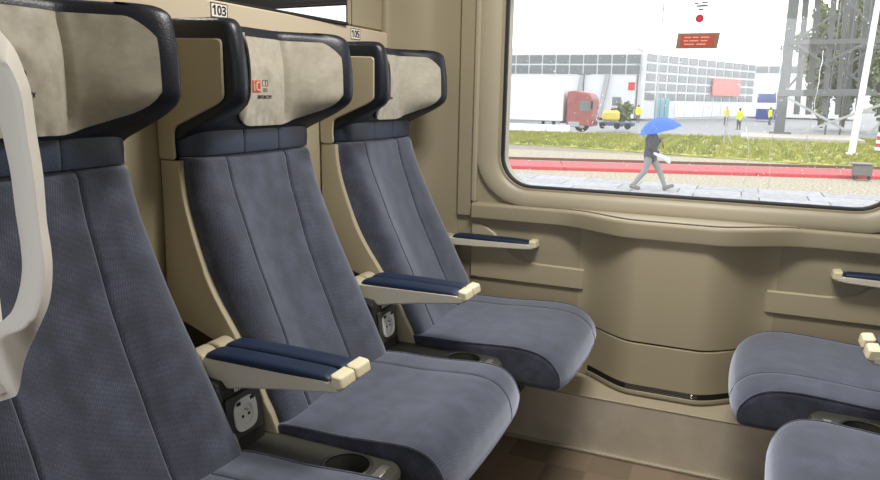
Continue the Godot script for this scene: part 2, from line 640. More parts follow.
func armrest(parent: Node3D, z: float, lift := 0.0, slim := false) -> void:
	var at := Transform3D(Basis.IDENTITY, Vector3(0, lift, z - 0.026))
	var poly := PackedVector2Array([Vector2(0.17, 0.612), Vector2(0.19, 0.602), Vector2(0.22, 0.607), Vector2(0.30, 0.624), Vector2(0.39, 0.638), Vector2(0.478, 0.649), Vector2(0.510, 0.655), Vector2(0.510, 0.672), Vector2(0.478, 0.676), Vector2(0.30, 0.674), Vector2(0.20, 0.672), Vector2(0.175, 0.66)])
	if slim:
		poly = PackedVector2Array([Vector2(0.10, 0.640), Vector2(0.30, 0.646), Vector2(0.478, 0.653), Vector2(0.510, 0.657), Vector2(0.510, 0.672), Vector2(0.478, 0.676), Vector2(0.10, 0.674)])
	var arm := obj("armrest", Kit.new().prism(poly, at, 0.052, 0.004).commit(35), M.ivory, parent)
	var rings := []
	for e in [[0.203, 0.021, 0.004], [0.207, 0.0235, 0.009], [0.218, 0.0248, 0.0125], [0.26, 0.0252, 0.0145], [0.35, 0.0252, 0.0145], [0.43, 0.025, 0.0135], [0.478, 0.0245, 0.012], [0.490, 0.0235, 0.009], [0.494, 0.021, 0.005]]:
		var w: float = e[1]; var h: float = e[2]; var y: float = 0.672 + lift
		rings.append(PackedVector3Array([Vector3(e[0], y, z - w), Vector3(e[0], y + h * 0.6, z - w), Vector3(e[0], y + h * 0.93, z - w * 0.82), Vector3(e[0], y + h, z - w * 0.5), Vector3(e[0], y + h * 1.04, z), Vector3(e[0], y + h, z + w * 0.5), Vector3(e[0], y + h * 0.93, z + w * 0.82), Vector3(e[0], y + h * 0.6, z + w), Vector3(e[0], y, z + w)]))
	obj("armrest_pad", Kit.new().loft(rings).commit(50), M.pad, arm, "navy padded top")
	var tip := smooth_corners([Vector2(0.495, 0.660), Vector2(0.516, 0.659), Vector2(0.524, 0.664), Vector2(0.520, 0.686), Vector2(0.495, 0.689)], 0.006)
	obj("armrest_tip", Kit.new().prism(tip, Transform3D(Basis.IDENTITY, Vector3(0, lift, z - 0.0255)), 0.051, 0.004).commit(50), M.tip, arm, "cream end cap")
	obj("hinge_cap", Kit.new().lathe(PackedVector2Array([Vector2(0.001, -0.0255), Vector2(0.028, -0.0255), Vector2(0.033, -0.020), Vector2(0.033, 0.020), Vector2(0.028, 0.0255), Vector2(0.001, 0.0255)]), Transform3D(Basis(Vector3.RIGHT, PI / 2), Vector3(0.175, 0.648 + lift, z)), 20).commit(50), M.shell, arm, "beige hinge cover")

func text(called: String, words: String, size: float, at: Transform3D, m: Material, parent: Node3D, bold := false, depth := 0.0008) -> MeshInstance3D:
	var f := SystemFont.new()
	f.font_names = PackedStringArray(["Droid Sans"])
	if bold:
		f.font_weight = 700
	var t := TextMesh.new()
	t.text = words
	t.font = f
	t.font_size = 32
	t.pixel_size = size / 32.0
	t.depth = depth
	var o := obj(called, t, m, parent)
	o.transform = at
	return o

func make_seat(label: String, long: float, arms: Array) -> Node3D:
	var s := thing("train_seat", label, "seat", Vector3.ZERO, 0.0, "compartment seats")
	var c := make_cushion(long)
	var cushion := obj("seat_cushion", c[0], M.fabric, s)
	obj("seam", c[1], M.seam, cushion)
	obj("piping", c[2], M.fabric, cushion)
	obj("piping", c[3], M.fabric, cushion)
	var back := obj("backrest", make_backrest(), M.fabric, s)
	obj("seam", back_seam(-1), M.seam, back)
	obj("seam", back_seam(1), M.seam, back)
	obj("back_shell", make_shell(), M.shell, s, "beige plastic shell")
	var neck := obj("neck_pad", make_neck(), M.neck, s, "blue leather neck strip")
	for side in [-1, 1]:
		var path := PackedVector3Array()
		for y in [1.043, 1.055, 1.07, 1.085, 1.097]:
			path.append(Vector3(0.0851, y, side * 0.066))
		obj("seam", Kit.new().tube(path, 0.0012, 5).commit(), M.black, neck)
	obj("headrest", make_headrest(), M.leather, s, "winged navy leather headrest")
	var panel := smooth_corners([Vector2(0.0, 1.032), Vector2(0.046, 1.032), Vector2(0.043, 1.07), Vector2(0.047, 1.102), Vector2(0.160, 1.150), Vector2(0.180, 1.163), Vector2(0.180, 1.280), Vector2(0.0, 1.284)], 0.012)
	for side in [-1, 1]:
		obj("wing_panel", Kit.new().prism(panel, Transform3D(Basis.IDENTITY, Vector3(0, 0, side * (HALF + 0.0035) - 0.0035)), 0.007, 0.0025).commit(35), M.shell, s, "beige outer wing panel")
	var cover := obj("headrest_cover", make_cover(), M.cloth, s, "white cloth headrest cover")
	# printed emblem on the cover: a red block with letters, dark outlined letters beside it, a dark word below
	var face := Transform3D(Basis(Vector3.UP, PI / 2), Vector3.ZERO)
	var lx := 0.0
	for z in [0.06, 0.05, 0.035, 0.02, 0.005]:
		lx = maxf(lx, maxf(cover_x(z, 1.165), maxf(cover_x(z, 1.185), cover_x(z, 1.2))))
	obj("emblem", Kit.new().box(Vector3(lx, 1.190, 0.046), Vector3(0.0016, 0.027, 0.030), 0.0004).commit(), M.red_ink, cover, "red emblem block")
	text("emblem_letters", "iC", 0.030, face.translated(Vector3(lx + 0.0014, 1.190, 0.046)), M.cloth, cover, true)
	text("emblem_letters", "CD", 0.020, face.translated(Vector3(lx, 1.197, 0.014)), M.ink, cover)
	text("emblem_letters", "oo", 0.016, face.translated(Vector3(lx, 1.183, 0.014)), M.ink, cover)
	text("emblem_word", "INTERCITY", 0.0105, face.translated(Vector3(lx - 0.0002, 1.166, 0.016)), M.ink, cover, true)
	for z in arms:
		armrest(s, z, -0.016)
	var under := obj("underframe", Kit.new().box(Vector3(0.40, 0.362, 0), Vector3(0.46, 0.052, 0.40), 0.006).box(Vector3(0.24, 0.17, 0), Vector3(0.16, 0.34, 0.36), 0.006).commit(), M.black, s, "dark steel underframe")
	obj("bracket", Kit.new().box(Vector3(0.64, 0.376, -0.17), Vector3(0.04, 0.030, 0.016), 0.002).box(Vector3(0.657, 0.356, -0.17), Vector3(0.006, 0.03, 0.016), 0.001).commit(), M.steel, under)
	return s

func smooth_corners(p: Array, r: float) -> PackedVector2Array:
	var out := PackedVector2Array()
	for i in p.size():
		var a: Vector2 = p[(i - 1 + p.size()) % p.size()]; var b: Vector2 = p[i]; var c: Vector2 = p[(i + 1) % p.size()]
		var q := minf(r, minf(b.distance_to(a), b.distance_to(c)) * 0.45)
		var s := b + (a - b).normalized() * q; var e := b + (c - b).normalized() * q
		for k in 5:
			var t := k / 4.0
			out.append(s.lerp(b, t).lerp(b.lerp(e, t), t))
	return out

func make_console(at: Vector3, turn: float, label: String) -> Node3D:
	var s := thing("seat_console", label, "console", at, turn, "consoles between the seats")
	# top tray with a round well for a cup
	var outline := smooth_corners([Vector2(0.16, -0.085), Vector2(0.580, -0.085), Vector2(0.605, -0.05), Vector2(0.605, 0.025), Vector2(0.580, 0.055), Vector2(0.16, 0.055)], 0.03)
	var well_at := Vector2(0.496, -0.026)
	var rings := []
	for e in [[0, 0.0, 0.40], [0, 0.0, 0.455], [0, 0.006, 0.462], [1, 0.046, 0.462], [1, 0.0435, 0.459], [1, 0.041, 0.412], [1, 0.036, 0.402]]:
		var ring := PackedVector3Array()
		for k in 96:
			var d := Vector2.from_angle(TAU * k / 96.0)
			var p := well_at + d * e[1] as Vector2
			if e[0] == 0:
				for i in outline.size():
					var hit: Variant = Geometry2D.segment_intersects_segment(well_at, well_at + d, outline[i], outline[(i + 1) % outline.size()])
					if hit != null:
						p = hit - d * e[1]
			ring.append(Vector3(p.x, e[2], p.y))
		rings.append(ring)
	obj("tray", Kit.new().loft(rings).commit(40), M.grey_plastic, s)
	obj("cup_ring", Kit.new().lathe(PackedVector2Array([Vector2(0.044, 0.459), Vector2(0.0445, 0.464), Vector2(0.048, 0.4655), Vector2(0.0515, 0.464), Vector2(0.052, 0.461)]), Transform3D(Basis.IDENTITY, Vector3(0.496, 0, -0.026)), 32).commit(60), M.dark_plastic, s, "rim of the cup holder")
	obj("tray_clip", Kit.new().box(Vector3(0.568, 0.463, -0.030), Vector3(0.02, 0.005, 0.05), 0.002).commit(), M.chrome, s, "bright metal clip")
	# socket housing at the back, its face leaning back a little
	var side := PackedVector2Array([Vector2(0.13, 0.46), Vector2(0.275, 0.46), Vector2(0.259, 0.600), Vector2(0.247, 0.614), Vector2(0.13, 0.628)])
	var housing := obj("socket_housing", Kit.new().prism(side, Transform3D(Basis.IDENTITY, Vector3(0, 0, -0.066)), 0.124, 0.006).commit(35), M.dark_plastic, s)
	var lean := Basis(Vector3.BACK, 0.11)
	var face := Transform3D(lean * Basis(Vector3.UP, PI / 2), Vector3(0.2665, 0.536, -0.004))
	obj("socket_frame", Kit.new().prism(rounded(-0.051, -0.046, 0.051, 0.046, 0.006, 4), face, 0.005, 0.002).commit(35), M.grey_plastic, housing, "square frame round the socket")
	var plate := PackedVector2Array()
	var well := PackedVector2Array()
	for k in 48:
		var d := Vector2.from_angle(TAU * k / 48.0)
		var f := 1.0 / pow(pow(absf(d.x) / 0.034, 3.2) + pow(absf(d.y) / 0.034, 3.2), 1.0 / 3.2)
		plate.append(d * f)
		well.append(d * 0.0215)
	var rr := []
	for e in [[plate, 0.004], [plate, 0.0085], [well, 0.0095], [well, 0.0056]]:
		var ring := PackedVector3Array()
		for p in e[0]:
			ring.append(face * Vector3(p.x, p.y, e[1]))
		rr.append(ring)
	obj("socket_plate", Kit.new().loft(rr).commit(35), M.socket, housing, "light grey mains socket plate")
	for q in [Vector2(-0.0095, 0.0), Vector2(0.0095, 0.0)]:
		obj("socket_hole", Kit.new().lathe(PackedVector2Array([Vector2(0.0003, 0.0), Vector2(0.0032, 0.0), Vector2(0.0032, 0.0012), Vector2(0.0003, 0.0012)]), face * Transform3D(Basis(Vector3.RIGHT, PI / 2), Vector3(q.x, q.y - 0.004, 0.0056)), 10).commit(), M.black, housing)
	obj("earth_pin", Kit.new().lathe(PackedVector2Array([Vector2(0.0003, 0.0), Vector2(0.0025, 0.0), Vector2(0.0025, 0.008), Vector2(0.0003, 0.010)]), face * Transform3D(Basis(Vector3.RIGHT, PI / 2), Vector3(0, 0.009, 0.005)), 10).commit(), M.chrome, housing)
	for q in [-1, 1]:
		obj("socket_mark", Kit.new().box(face * Vector3(q * 0.021, 0.027, 0.0092), Vector3(0.0015, 0.007, 0.012), 0.0003, lean).commit(), M.ink, housing)
	var tag_face := Transform3D(lean * Basis(Vector3.UP, PI / 2), Vector3(0.2615, 0.594, -0.004))
	obj("voltage_label", Kit.new().prism(rounded(-0.020, -0.006, 0.020, 0.006, 0.001, 2), tag_face, 0.002).commit(), M.white, housing, "small white label reading 230 V")
	text("voltage_text", "230 V", 0.0095, tag_face * Transform3D(Basis.IDENTITY, Vector3(0, 0, 0.0024)), M.ink, housing)
	return s

# ---------------------------------------------------------------- the compartment
func bulge(x: float, half: float, reach: float) -> float:
	# plan curve of the rounded column under the window and of its table
	return reach * (1.0 - smoothstep(half * 0.30, half, absf(x - W / 2)))

func room() -> void:
	# floor with a printed vinyl covering
	struct("floor", Kit.new().box(Vector3(W / 2, -0.05, 1.5), Vector3(2.6, 0.1, 3.6), 0.0), M.lino)
	struct("ceiling", Kit.new().box(Vector3(W / 2, 2.26, 1.5), Vector3(2.6, 0.1, 3.6), 0.0), M.ceiling)
	# seat walls
	for s in [0, 1]:
		var x := -0.03 if s == 0 else W + 0.03
		var o := -0.05 if s == 0 else 0.05
		struct("wall_left" if s == 0 else "wall_right", Kit.new().box(Vector3(x + o, 1.1, 0.84), Vector3(0.1, 2.22, 2.08), 0.0).box(Vector3(-0.017 if s == 0 else W + 0.017, 0.65, 0.92), Vector3(0.026, 1.28, 1.85), 0.0), M.beige)
		# number rail over the headrests
		var rx := -0.015 if s == 0 else W + 0.015
		struct("trim_%d" % (s + 1), Kit.new().box(Vector3(rx, 1.336, 0.94), Vector3(0.03, 0.094, 1.87), 0.004), M.rail)
		# corner panel that sweeps from the seat wall round to the window wall
		var prof := smooth_open([Vector2(-0.03, 0.006), Vector2(0.0, 0.004), Vector2(0.010, -0.05), Vector2(0.03, -0.115), Vector2(0.075, -0.165), Vector2(0.13, -0.183), Vector2(0.197, -0.186)], 5)
		var poly := PackedVector2Array()
		for p in prof:
			poly.append(Vector2(p.x if s == 0 else W - p.x, p.y))
		poly.append(Vector2(0.197 if s == 0 else W - 0.197, -0.24))
		poly.append(Vector2(-0.03 if s == 0 else W + 0.03, -0.24))
		struct("trim_%d" % (s + 3), Kit.new().prism(poly, Transform3D(Basis(Vector3.RIGHT, PI / 2), Vector3(0, 2.2, 0)), 2.2), M.beige, 30)
		# upright cover strip beside the window, with a bright edge
		var px := 0.226 if s == 0 else W - 0.226
		struct("trim_%d" % (s + 5), Kit.new().box(Vector3(px, 1.474, -0.186), Vector3(0.056, 1.46, 0.022), 0.003), M.beige)
		var ex := 0.263 if s == 0 else W - 0.263
		struct("trim_%d" % (s + 7), Kit.new().box(Vector3(ex, 1.498, -0.184), Vector3(0.021, 1.40, 0.034), 0.006), M.frame)
	# panel joint on the seat wall beside the mirror
	struct("trim_9", Kit.new().box(Vector3(-0.027, 1.79, 0.15), Vector3(0.012, 0.80, 0.29), 0.003), M.beige)
	struct("trim_10", Kit.new().box(Vector3(-0.027, 1.79, 0.21), Vector3(0.014, 0.80, 0.003), 0.0), M.dark_seam)
	# window wall with a rounded opening
	var gx0 := 0.354; var gx1 := W - 0.362; var gy0 := 0.858; var gy1 := 1.70
	var opening := rounded(gx0, gy0, gx1, gy1, 0.115)
	var outer := PackedVector2Array()
	var n := opening.size() / 4
	for i in opening.size():
		var c := i / n
		outer.append(Vector2(W + 0.25 if c == 0 or c == 3 else -0.25, 2.25 if c < 2 else -0.05))
	struct("wall_window", Kit.new().loft([ring_at(outer, ZW), ring_at(opening, ZW), ring_at(opening, ZW - 0.10), ring_at(outer, ZW - 0.10)], false, true), M.beige, 30)
	var win := thing("window_1", "", "")
	for k in ["label", "category"]:
		win.remove_meta(k)
	win.set_meta("kind", "structure")
	var rings := []
	for e in [[0.088, -0.19], [0.0875, -0.181], [0.083, -0.176], [0.06, -0.1735], [0.03, -0.178], [0.012, -0.187], [0.003, -0.198], [0.0, -0.206], [0.0, -0.235], [0.05, -0.235]]:
		rings.append(ring_at(rounded(gx0 - e[0], gy0 - e[0] * 0.72, gx1 + e[0], gy1 + e[0], 0.115 + e[0] * 0.8), e[1]))
	obj("window_frame", Kit.new().loft(rings, false, true).commit(50), M.frame, win, "light beige moulded surround")
	rings = []
	for e in [[0.002, -0.203], [0.0, -0.200], [-0.007, -0.2005], [-0.0105, -0.205], [-0.0105, -0.2165], [0.002, -0.2165]]:
		rings.append(ring_at(rounded(gx0 - e[0], gy0 - e[0], gx1 + e[0], gy1 + e[0], 0.115 + e[0]), e[1]))
	obj("gasket", Kit.new().loft(rings, false, true).commit(50), M.rubber, win, "black rubber seal")
	obj("pane", Kit.new().prism(rounded(gx0 - 0.004, gy0 - 0.004, gx1 + 0.004, gy1 + 0.004, 0.115), Transform3D(Basis.IDENTITY, Vector3(0, 0, -0.222)), 0.004).commit(), M.glass, win, "rain-wet window pane")
	rain_on(win)

	# sill: a ledge whose middle swells out over the column
	var top := []
	var lip := []
	var nx := 64
	var front := []
	var back := []
	rings = []
	for i in nx + 1:
		var x := lerpf(0.262, W - 0.262, float(i) / nx)
		var z := -0.160 + bulge(x, 0.40, 0.115)
		var ring := PackedVector3Array()
		for p in [Vector2(0.746, -0.014), Vector2(0.741, -0.008), Vector2(0.7415, -0.002), Vector2(0.747, 0.0), Vector2(0.785, 0.0), Vector2(0.7925, -0.003), Vector2(0.796, -0.009), Vector2(0.7965, -0.02)]:
			ring.append(Vector3(x, p.x, z + p.y))
		ring.append(Vector3(x, 0.799, -0.188))
		ring.append(Vector3(x, 0.746, -0.20))
		rings.append(ring)
	struct("trim_11", Kit.new().loft(rings), M.beige, 40)
	# table leaf let into the swelling of the sill, with a dark joint round its front
	var leaf := PackedVector2Array()
	var joint := PackedVector2Array()
	for i in 41:
		var x := lerpf(W / 2 - 0.36, W / 2 + 0.36, i / 40.0)
		leaf.append(Vector2(x, -0.176 + maxf(0.0, bulge(x, 0.36, 0.108))))
		joint.append(Vector2(x, -0.173 + maxf(0.0, bulge(x, 0.36, 0.110))))
	var t := thing("fold_down_table", "folded beige table leaf let into the curved sill below the window", "table")
	obj("joint", Kit.new().prism(joint, Transform3D(Basis(Vector3.RIGHT, PI / 2), Vector3(0, 0.7982, 0)), 0.004).commit(), M.black, t, "dark gap round the leaf")
	obj("leaf", Kit.new().prism(leaf, Transform3D(Basis(Vector3.RIGHT, PI / 2), Vector3(0, 0.8012, 0)), 0.007, 0.0012).commit(), M.frame, t)

	# rounded column under the sill
	var col := thing("table_column", "rounded beige column under the window sill with a chrome-striped dark slot", "column")
	var ways := [["upper_panel", 0.392, 0.748, 0.0], ["lower_panel", 0.204, 0.388, 0.0]]
	for w in ways:
		rings = []
		for e in [[w[1], 0.004], [w[1] + 0.003, 0.0], [w[2] - 0.003, 0.0], [w[2], 0.004]]:
			var ring := PackedVector3Array()
			for i in 49:
				var x := lerpf(W / 2 - 0.315, W / 2 + 0.315, i / 48.0)
				ring.append(Vector3(x, e[0], -0.20 + bulge(x, 0.315, 0.125 - e[1]) + 0.010 - e[1] * 0.2))
			ring.append(Vector3(W / 2 + 0.315, e[0], -0.205))
			ring.append(Vector3(W / 2 - 0.315, e[0], -0.205))
			rings.append(ring)
		obj(w[0], Kit.new().loft(rings).commit(40), M.shell, col)
	rings = []
	for e in [0.384, 0.396]:
		var ring := PackedVector3Array()
		for i in 33:
			var x := lerpf(W / 2 - 0.30, W / 2 + 0.30, i / 32.0)
			ring.append(Vector3(x, e, -0.203 + bulge(x, 0.31, 0.122) + 0.008))
		ring.append(Vector3(W / 2 + 0.30, e, -0.206))
		ring.append(Vector3(W / 2 - 0.30, e, -0.206))
		rings.append(ring)
	obj("panel_joint", Kit.new().loft(rings).commit(40), M.dark_seam, col)
	var slot := obj("slot", band(0.224, 0.244, 0.262, 0.0008, 0.0).commit(40), M.black, col, "dark slot round the foot of the column")
	obj("slot_lip", band(0.213, 0.2235, 0.268, 0.004, 0.0).commit(40), M.frame, col, "pale lip below the slot")
	for k in 3:
		obj("chrome_strip", band(0.2285 + k * 0.0055, 0.2294 + k * 0.0055, 0.115, 0.0014, 0.0).commit(40), M.chrome, slot, "thin chrome strip")

	# moulded backing panels of the wall armrests
	var pts := [Vector2(0.255, 0.719), Vector2(0.290, 0.718), Vector2(0.318, 0.706), Vector2(0.345, 0.688), Vector2(0.372, 0.660), Vector2(0.40, 0.630), Vector2(0.43, 0.606), Vector2(0.468, 0.593), Vector2(0.52, 0.5895), Vector2(0.678, 0.588), Vector2(0.682, 0.584), Vector2(0.682, 0.518), Vector2(0.678, 0.514), Vector2(0.255, 0.514)]
	for s in [0, 1]:
		var p2 := PackedVector2Array()
		for p in pts:
			p2.append(Vector2(p.x if s == 0 else W - 0.010 - p.x, p.y))
		var a := thing("wall_moulding", "raised beige wall moulding under the sill, " + ("beside seat 105" if s == 0 else "right of the column"), "wall panel", Vector3.ZERO, 0.0, "moulded panels under the sill")
		obj("moulding", Kit.new().prism(p2, Transform3D(Basis.IDENTITY, Vector3(0, 0, -0.195)), 0.015, 0.004).commit(35), M.shell, a)
	# steel heating duct along the foot of the window wall
	var duct := thing("heating_duct", "low brushed steel heating duct along the floor below the window", "heating duct")
	obj("front_sheet", Kit.new().box(Vector3(W / 2, 0.099, -0.006), Vector3(1.99, 0.196, 0.012), 0.003).commit(), M.steel, duct)
	obj("top_sheet", Kit.new().box(Vector3(W / 2, 0.1985, -0.098), Vector3(1.99, 0.008, 0.20), 0.003).commit(), M.lip, duct, "matt top sheet")
	obj("floor_strip", Kit.new().box(Vector3(W / 2, 0.006, 0.006), Vector3(1.99, 0.012, 0.016), 0.003).commit(), M.frame, duct, "pale strip along the floor")

	# corridor partition with a doorway (the camera looks in through it), and the corridor
	struct("wall_corridor", Kit.new().box(Vector3(0.25, 1.1, 1.86), Vector3(0.58, 2.22, 0.05), 0.0).box(Vector3(1.72, 1.1, 1.86), Vector3(0.56, 2.22, 0.05), 0.0).box(Vector3(0.99, 2.12, 1.86), Vector3(0.92, 0.2, 0.05), 0.0), M.beige)
	struct("wall_outer", Kit.new().box(Vector3(W / 2, 0.40, 2.95), Vector3(2.6, 0.9, 0.1), 0.0).box(Vector3(W / 2, 2.0, 2.95), Vector3(2.6, 0.5, 0.1), 0.0).box(Vector3(-0.12, 1.1, 2.95), Vector3(0.4, 2.3, 0.1), 0.0).box(Vector3(W + 0.12, 1.1, 2.95), Vector3(0.4, 2.3, 0.1), 0.0), M.beige)
	struct("wall_corridor_end", Kit.new().box(Vector3(-0.27, 1.1, 2.4), Vector3(0.1, 2.3, 1.1), 0.0), M.beige)
	struct("wall_corridor_far", Kit.new().box(Vector3(W + 0.27, 1.1, 2.4), Vector3(0.1, 2.3, 1.1), 0.0), M.beige)

func band(y0: float, y1: float, half: float, out: float, back: float) -> Kit:
	# a strip that follows the foot of the column
	var rings := []
	for i in 41:
		var x := lerpf(W / 2 - half, W / 2 + half, i / 40.0)
		var z := -0.19 + bulge(x, 0.315, 0.125) + out
		rings.append(PackedVector3Array([Vector3(x, y0, z - 0.012), Vector3(x, y0, z - 0.001), Vector3(x, y0 + 0.001, z), Vector3(x, y1 - 0.001, z), Vector3(x, y1, z - 0.001), Vector3(x, y1, z - 0.012)]))
	return Kit.new().loft(rings)

func rain_on(win: Node3D) -> void:
	# drops and run-down trails on the outside of the pane
	var r := RandomNumberGenerator.new()
	r.seed = 77
	var drop := SphereMesh.new()
	drop.radius = 1.0
	drop.height = 2.0
	drop.radial_segments = 8
	drop.rings = 4
	var mm := MultiMesh.new()
	mm.transform_format = MultiMesh.TRANSFORM_3D
	mm.mesh = drop
	mm.instance_count = 1500
	for i in 1500:
		var s := 0.0006 + 0.0014 * pow(r.randf(), 3)
		mm.set_instance_transform(i, Transform3D(Basis.IDENTITY.scaled(Vector3(s, s * r.randf_range(1.0, 1.5), s * 0.4)), Vector3(r.randf_range(0.40, 1.55), r.randf_range(0.875, 1.53), -0.2222)))
	var o := MultiMeshInstance3D.new()
	o.multimesh = mm
	o.material_override = M.water
	o.name = "raindrops"
	o.set_meta("kind", "stuff")
	win.add_child(o, true)
	for e in [[1.228, 1.52, 0.90], [1.155, 1.11, 0.885], [1.345, 1.33, 1.0], [0.70, 1.2, 1.08]]:
		var path := PackedVector3Array()
		var x: float = e[0]
		for k in 26:
			path.append(Vector3(x, lerpf(e[1], e[2], k / 25.0), -0.2222))
			x += r.randf_range(-0.0035, 0.0035)
		obj("water_trail", Kit.new().tube(path, 0.0009, 5).commit(), M.water, win)

func fittings() -> void:
	# number plates on the rail
	for e in [["103", 0.855, "over the middle seat"], ["105", 0.225, "over the window seat"]]:
		var p := thing("seat_number_plate", "small pale plate reading %s on the rail %s" % [e[0], e[2]], "number plate", Vector3(0, 1.361, e[1]), 0.0, "seat number plates")
		var ring := Kit.new()
		for q in [[0, 0.0155, 0.056, 0.0018], [0, -0.0155, 0.056, 0.0018]]:
			ring.box(Vector3(0.0014, q[1], 0), Vector3(0.001, q[3], q[2]), 0.0)
		for q in [-0.0275, 0.0275]:
			ring.box(Vector3(0.0014, 0, q), Vector3(0.001, 0.031, 0.0018), 0.0)
		obj("plate", Kit.new().box(Vector3(0.0005, 0, 0), Vector3(0.0016, 0.032, 0.057), 0.0005).commit(), M.white, p)
		obj("border", ring.commit(), M.ink, p)
		text("number", e[0], 0.030, Transform3D(Basis(Vector3.UP, PI / 2), Vector3(0.0018, 0.0, 0)), M.ink, p, true)
	# mirror above the rail
	var mi := thing("wall_mirror", "long dark-framed wall mirror above the number rail, reflecting the window", "mirror", Vector3(-0.022, 1.62, 0.650), -0.05)
	obj("mirror_glass", Kit.new().box(Vector3(0.008, 0, 0), Vector3(0.006, 0.46, 0.722), 0.001).commit(), M.mirror, mi)
	obj("mirror_frame", Kit.new().box(Vector3(0.006, 0.234, 0), Vector3(0.016, 0.012, 0.74), 0.002).box(Vector3(0.006, -0.234, 0), Vector3(0.016, 0.010, 0.74), 0.002).box(Vector3(0.006, 0, 0.365), Vector3(0.016, 0.46, 0.010), 0.002).box(Vector3(0.006, 0, -0.3635), Vector3(0.014, 0.46, 0.006), 0.002).commit(), M.black, mi)
	# dark roller blind, rolled partly down at the top of the window
	var bl := thing("roller_blind", "dark roller blind drawn a little way down the top of the window", "blind")
	obj("blind_cloth", Kit.new().box(Vector3(W / 2, 1.64, -0.196), Vector3(1.28, 0.25, 0.003), 0.001).commit(), M.black, bl)
	obj("bottom_bar", Kit.new().box(Vector3(W / 2, 1.519, -0.194), Vector3(1.28, 0.018, 0.012), 0.004).commit(), M.black, bl)
	# stickers on the pane
	var dot := thing("window_sticker", "round dark red sticker with small print above it on the window pane", "sticker", Vector3(0.988, 1.430, -0.2165))
	obj("disc", Kit.new().lathe(PackedVector2Array([Vector2(0.0005, 0.0), Vector2(0.0125, 0.0), Vector2(0.0125, 0.0006), Vector2(0.0005, 0.0006)]), Transform3D(Basis(Vector3.RIGHT, PI / 2), Vector3.ZERO), 24).commit(), mat(srgb(170, 34, 54), 0.6), dot)
	for e in [[-0.012, 0.046, 0.012], [0.012, 0.048, 0.018], [0.004, 0.037, 0.034], [0.002, 0.027, 0.016]]:
		obj("small_print", Kit.new().box(Vector3(e[0], e[1], 0.0005), Vector3(e[2], 0.0042, 0.0006), 0.0).commit(), M.ink, dot)
	var sg := thing("window_notice", "red notice plate with pale lines of writing stuck on the window pane", "notice", Vector3(0.987, 1.362, -0.2165))
	var pl := PackedVector2Array([Vector2(-0.064, -0.024), Vector2(0.060, -0.024), Vector2(0.066, 0.024), Vector2(-0.060, 0.024)])
	var pl2 := PackedVector2Array([Vector2(-0.052, -0.0185), Vector2(0.050, -0.0185), Vector2(0.054, 0.0185), Vector2(-0.049, 0.0185)])
	obj("plate", Kit.new().prism(pl, Transform3D.IDENTITY, 0.0012).commit(), mat(srgb(128, 108, 86), 0.7), sg)
	obj("red_field", Kit.new().prism(pl2, Transform3D(Basis.IDENTITY, Vector3(0, 0, 0.0012)), 0.0006).commit(), mat(srgb(168, 74, 62), 0.7), sg)
	var pale := mat(srgb(226, 160, 140), 0.7)
	for row in [[0.0105, [[-0.030, 0.020], [-0.006, 0.018], [0.022, 0.026]]], [0.0, [[-0.034, 0.014], [-0.010, 0.028], [0.020, 0.020]]], [-0.0105, [[-0.024, 0.030], [0.012, 0.028]]]]:
		for e in row[1]:
			obj("print_line", Kit.new().box(Vector3(e[0], row[0], 0.002), Vector3(e[1], 0.0036, 0.0006), 0.0).commit(), pale, sg)
	# white moulded grab handle on the door side of the near seat
	handle()
	# wall armrests
	for s in [0, 1]:
		var a := thing("slim_armrest", "slim navy-topped armrest fixed to the window wall " + ("beside the window seat 105" if s == 0 else "beside the seat opposite, right of the column"), "armrest", Vector3(0, 0, ZW + 0.03) if s == 0 else Vector3(W, 0, ZW + 0.03), 0.0 if s == 0 else PI, "wall armrests")
		armrest(a, 0.0, 0.0, true)
		a.position += Vector3(-0.006 if s == 0 else 0.004, -0.007, 0)

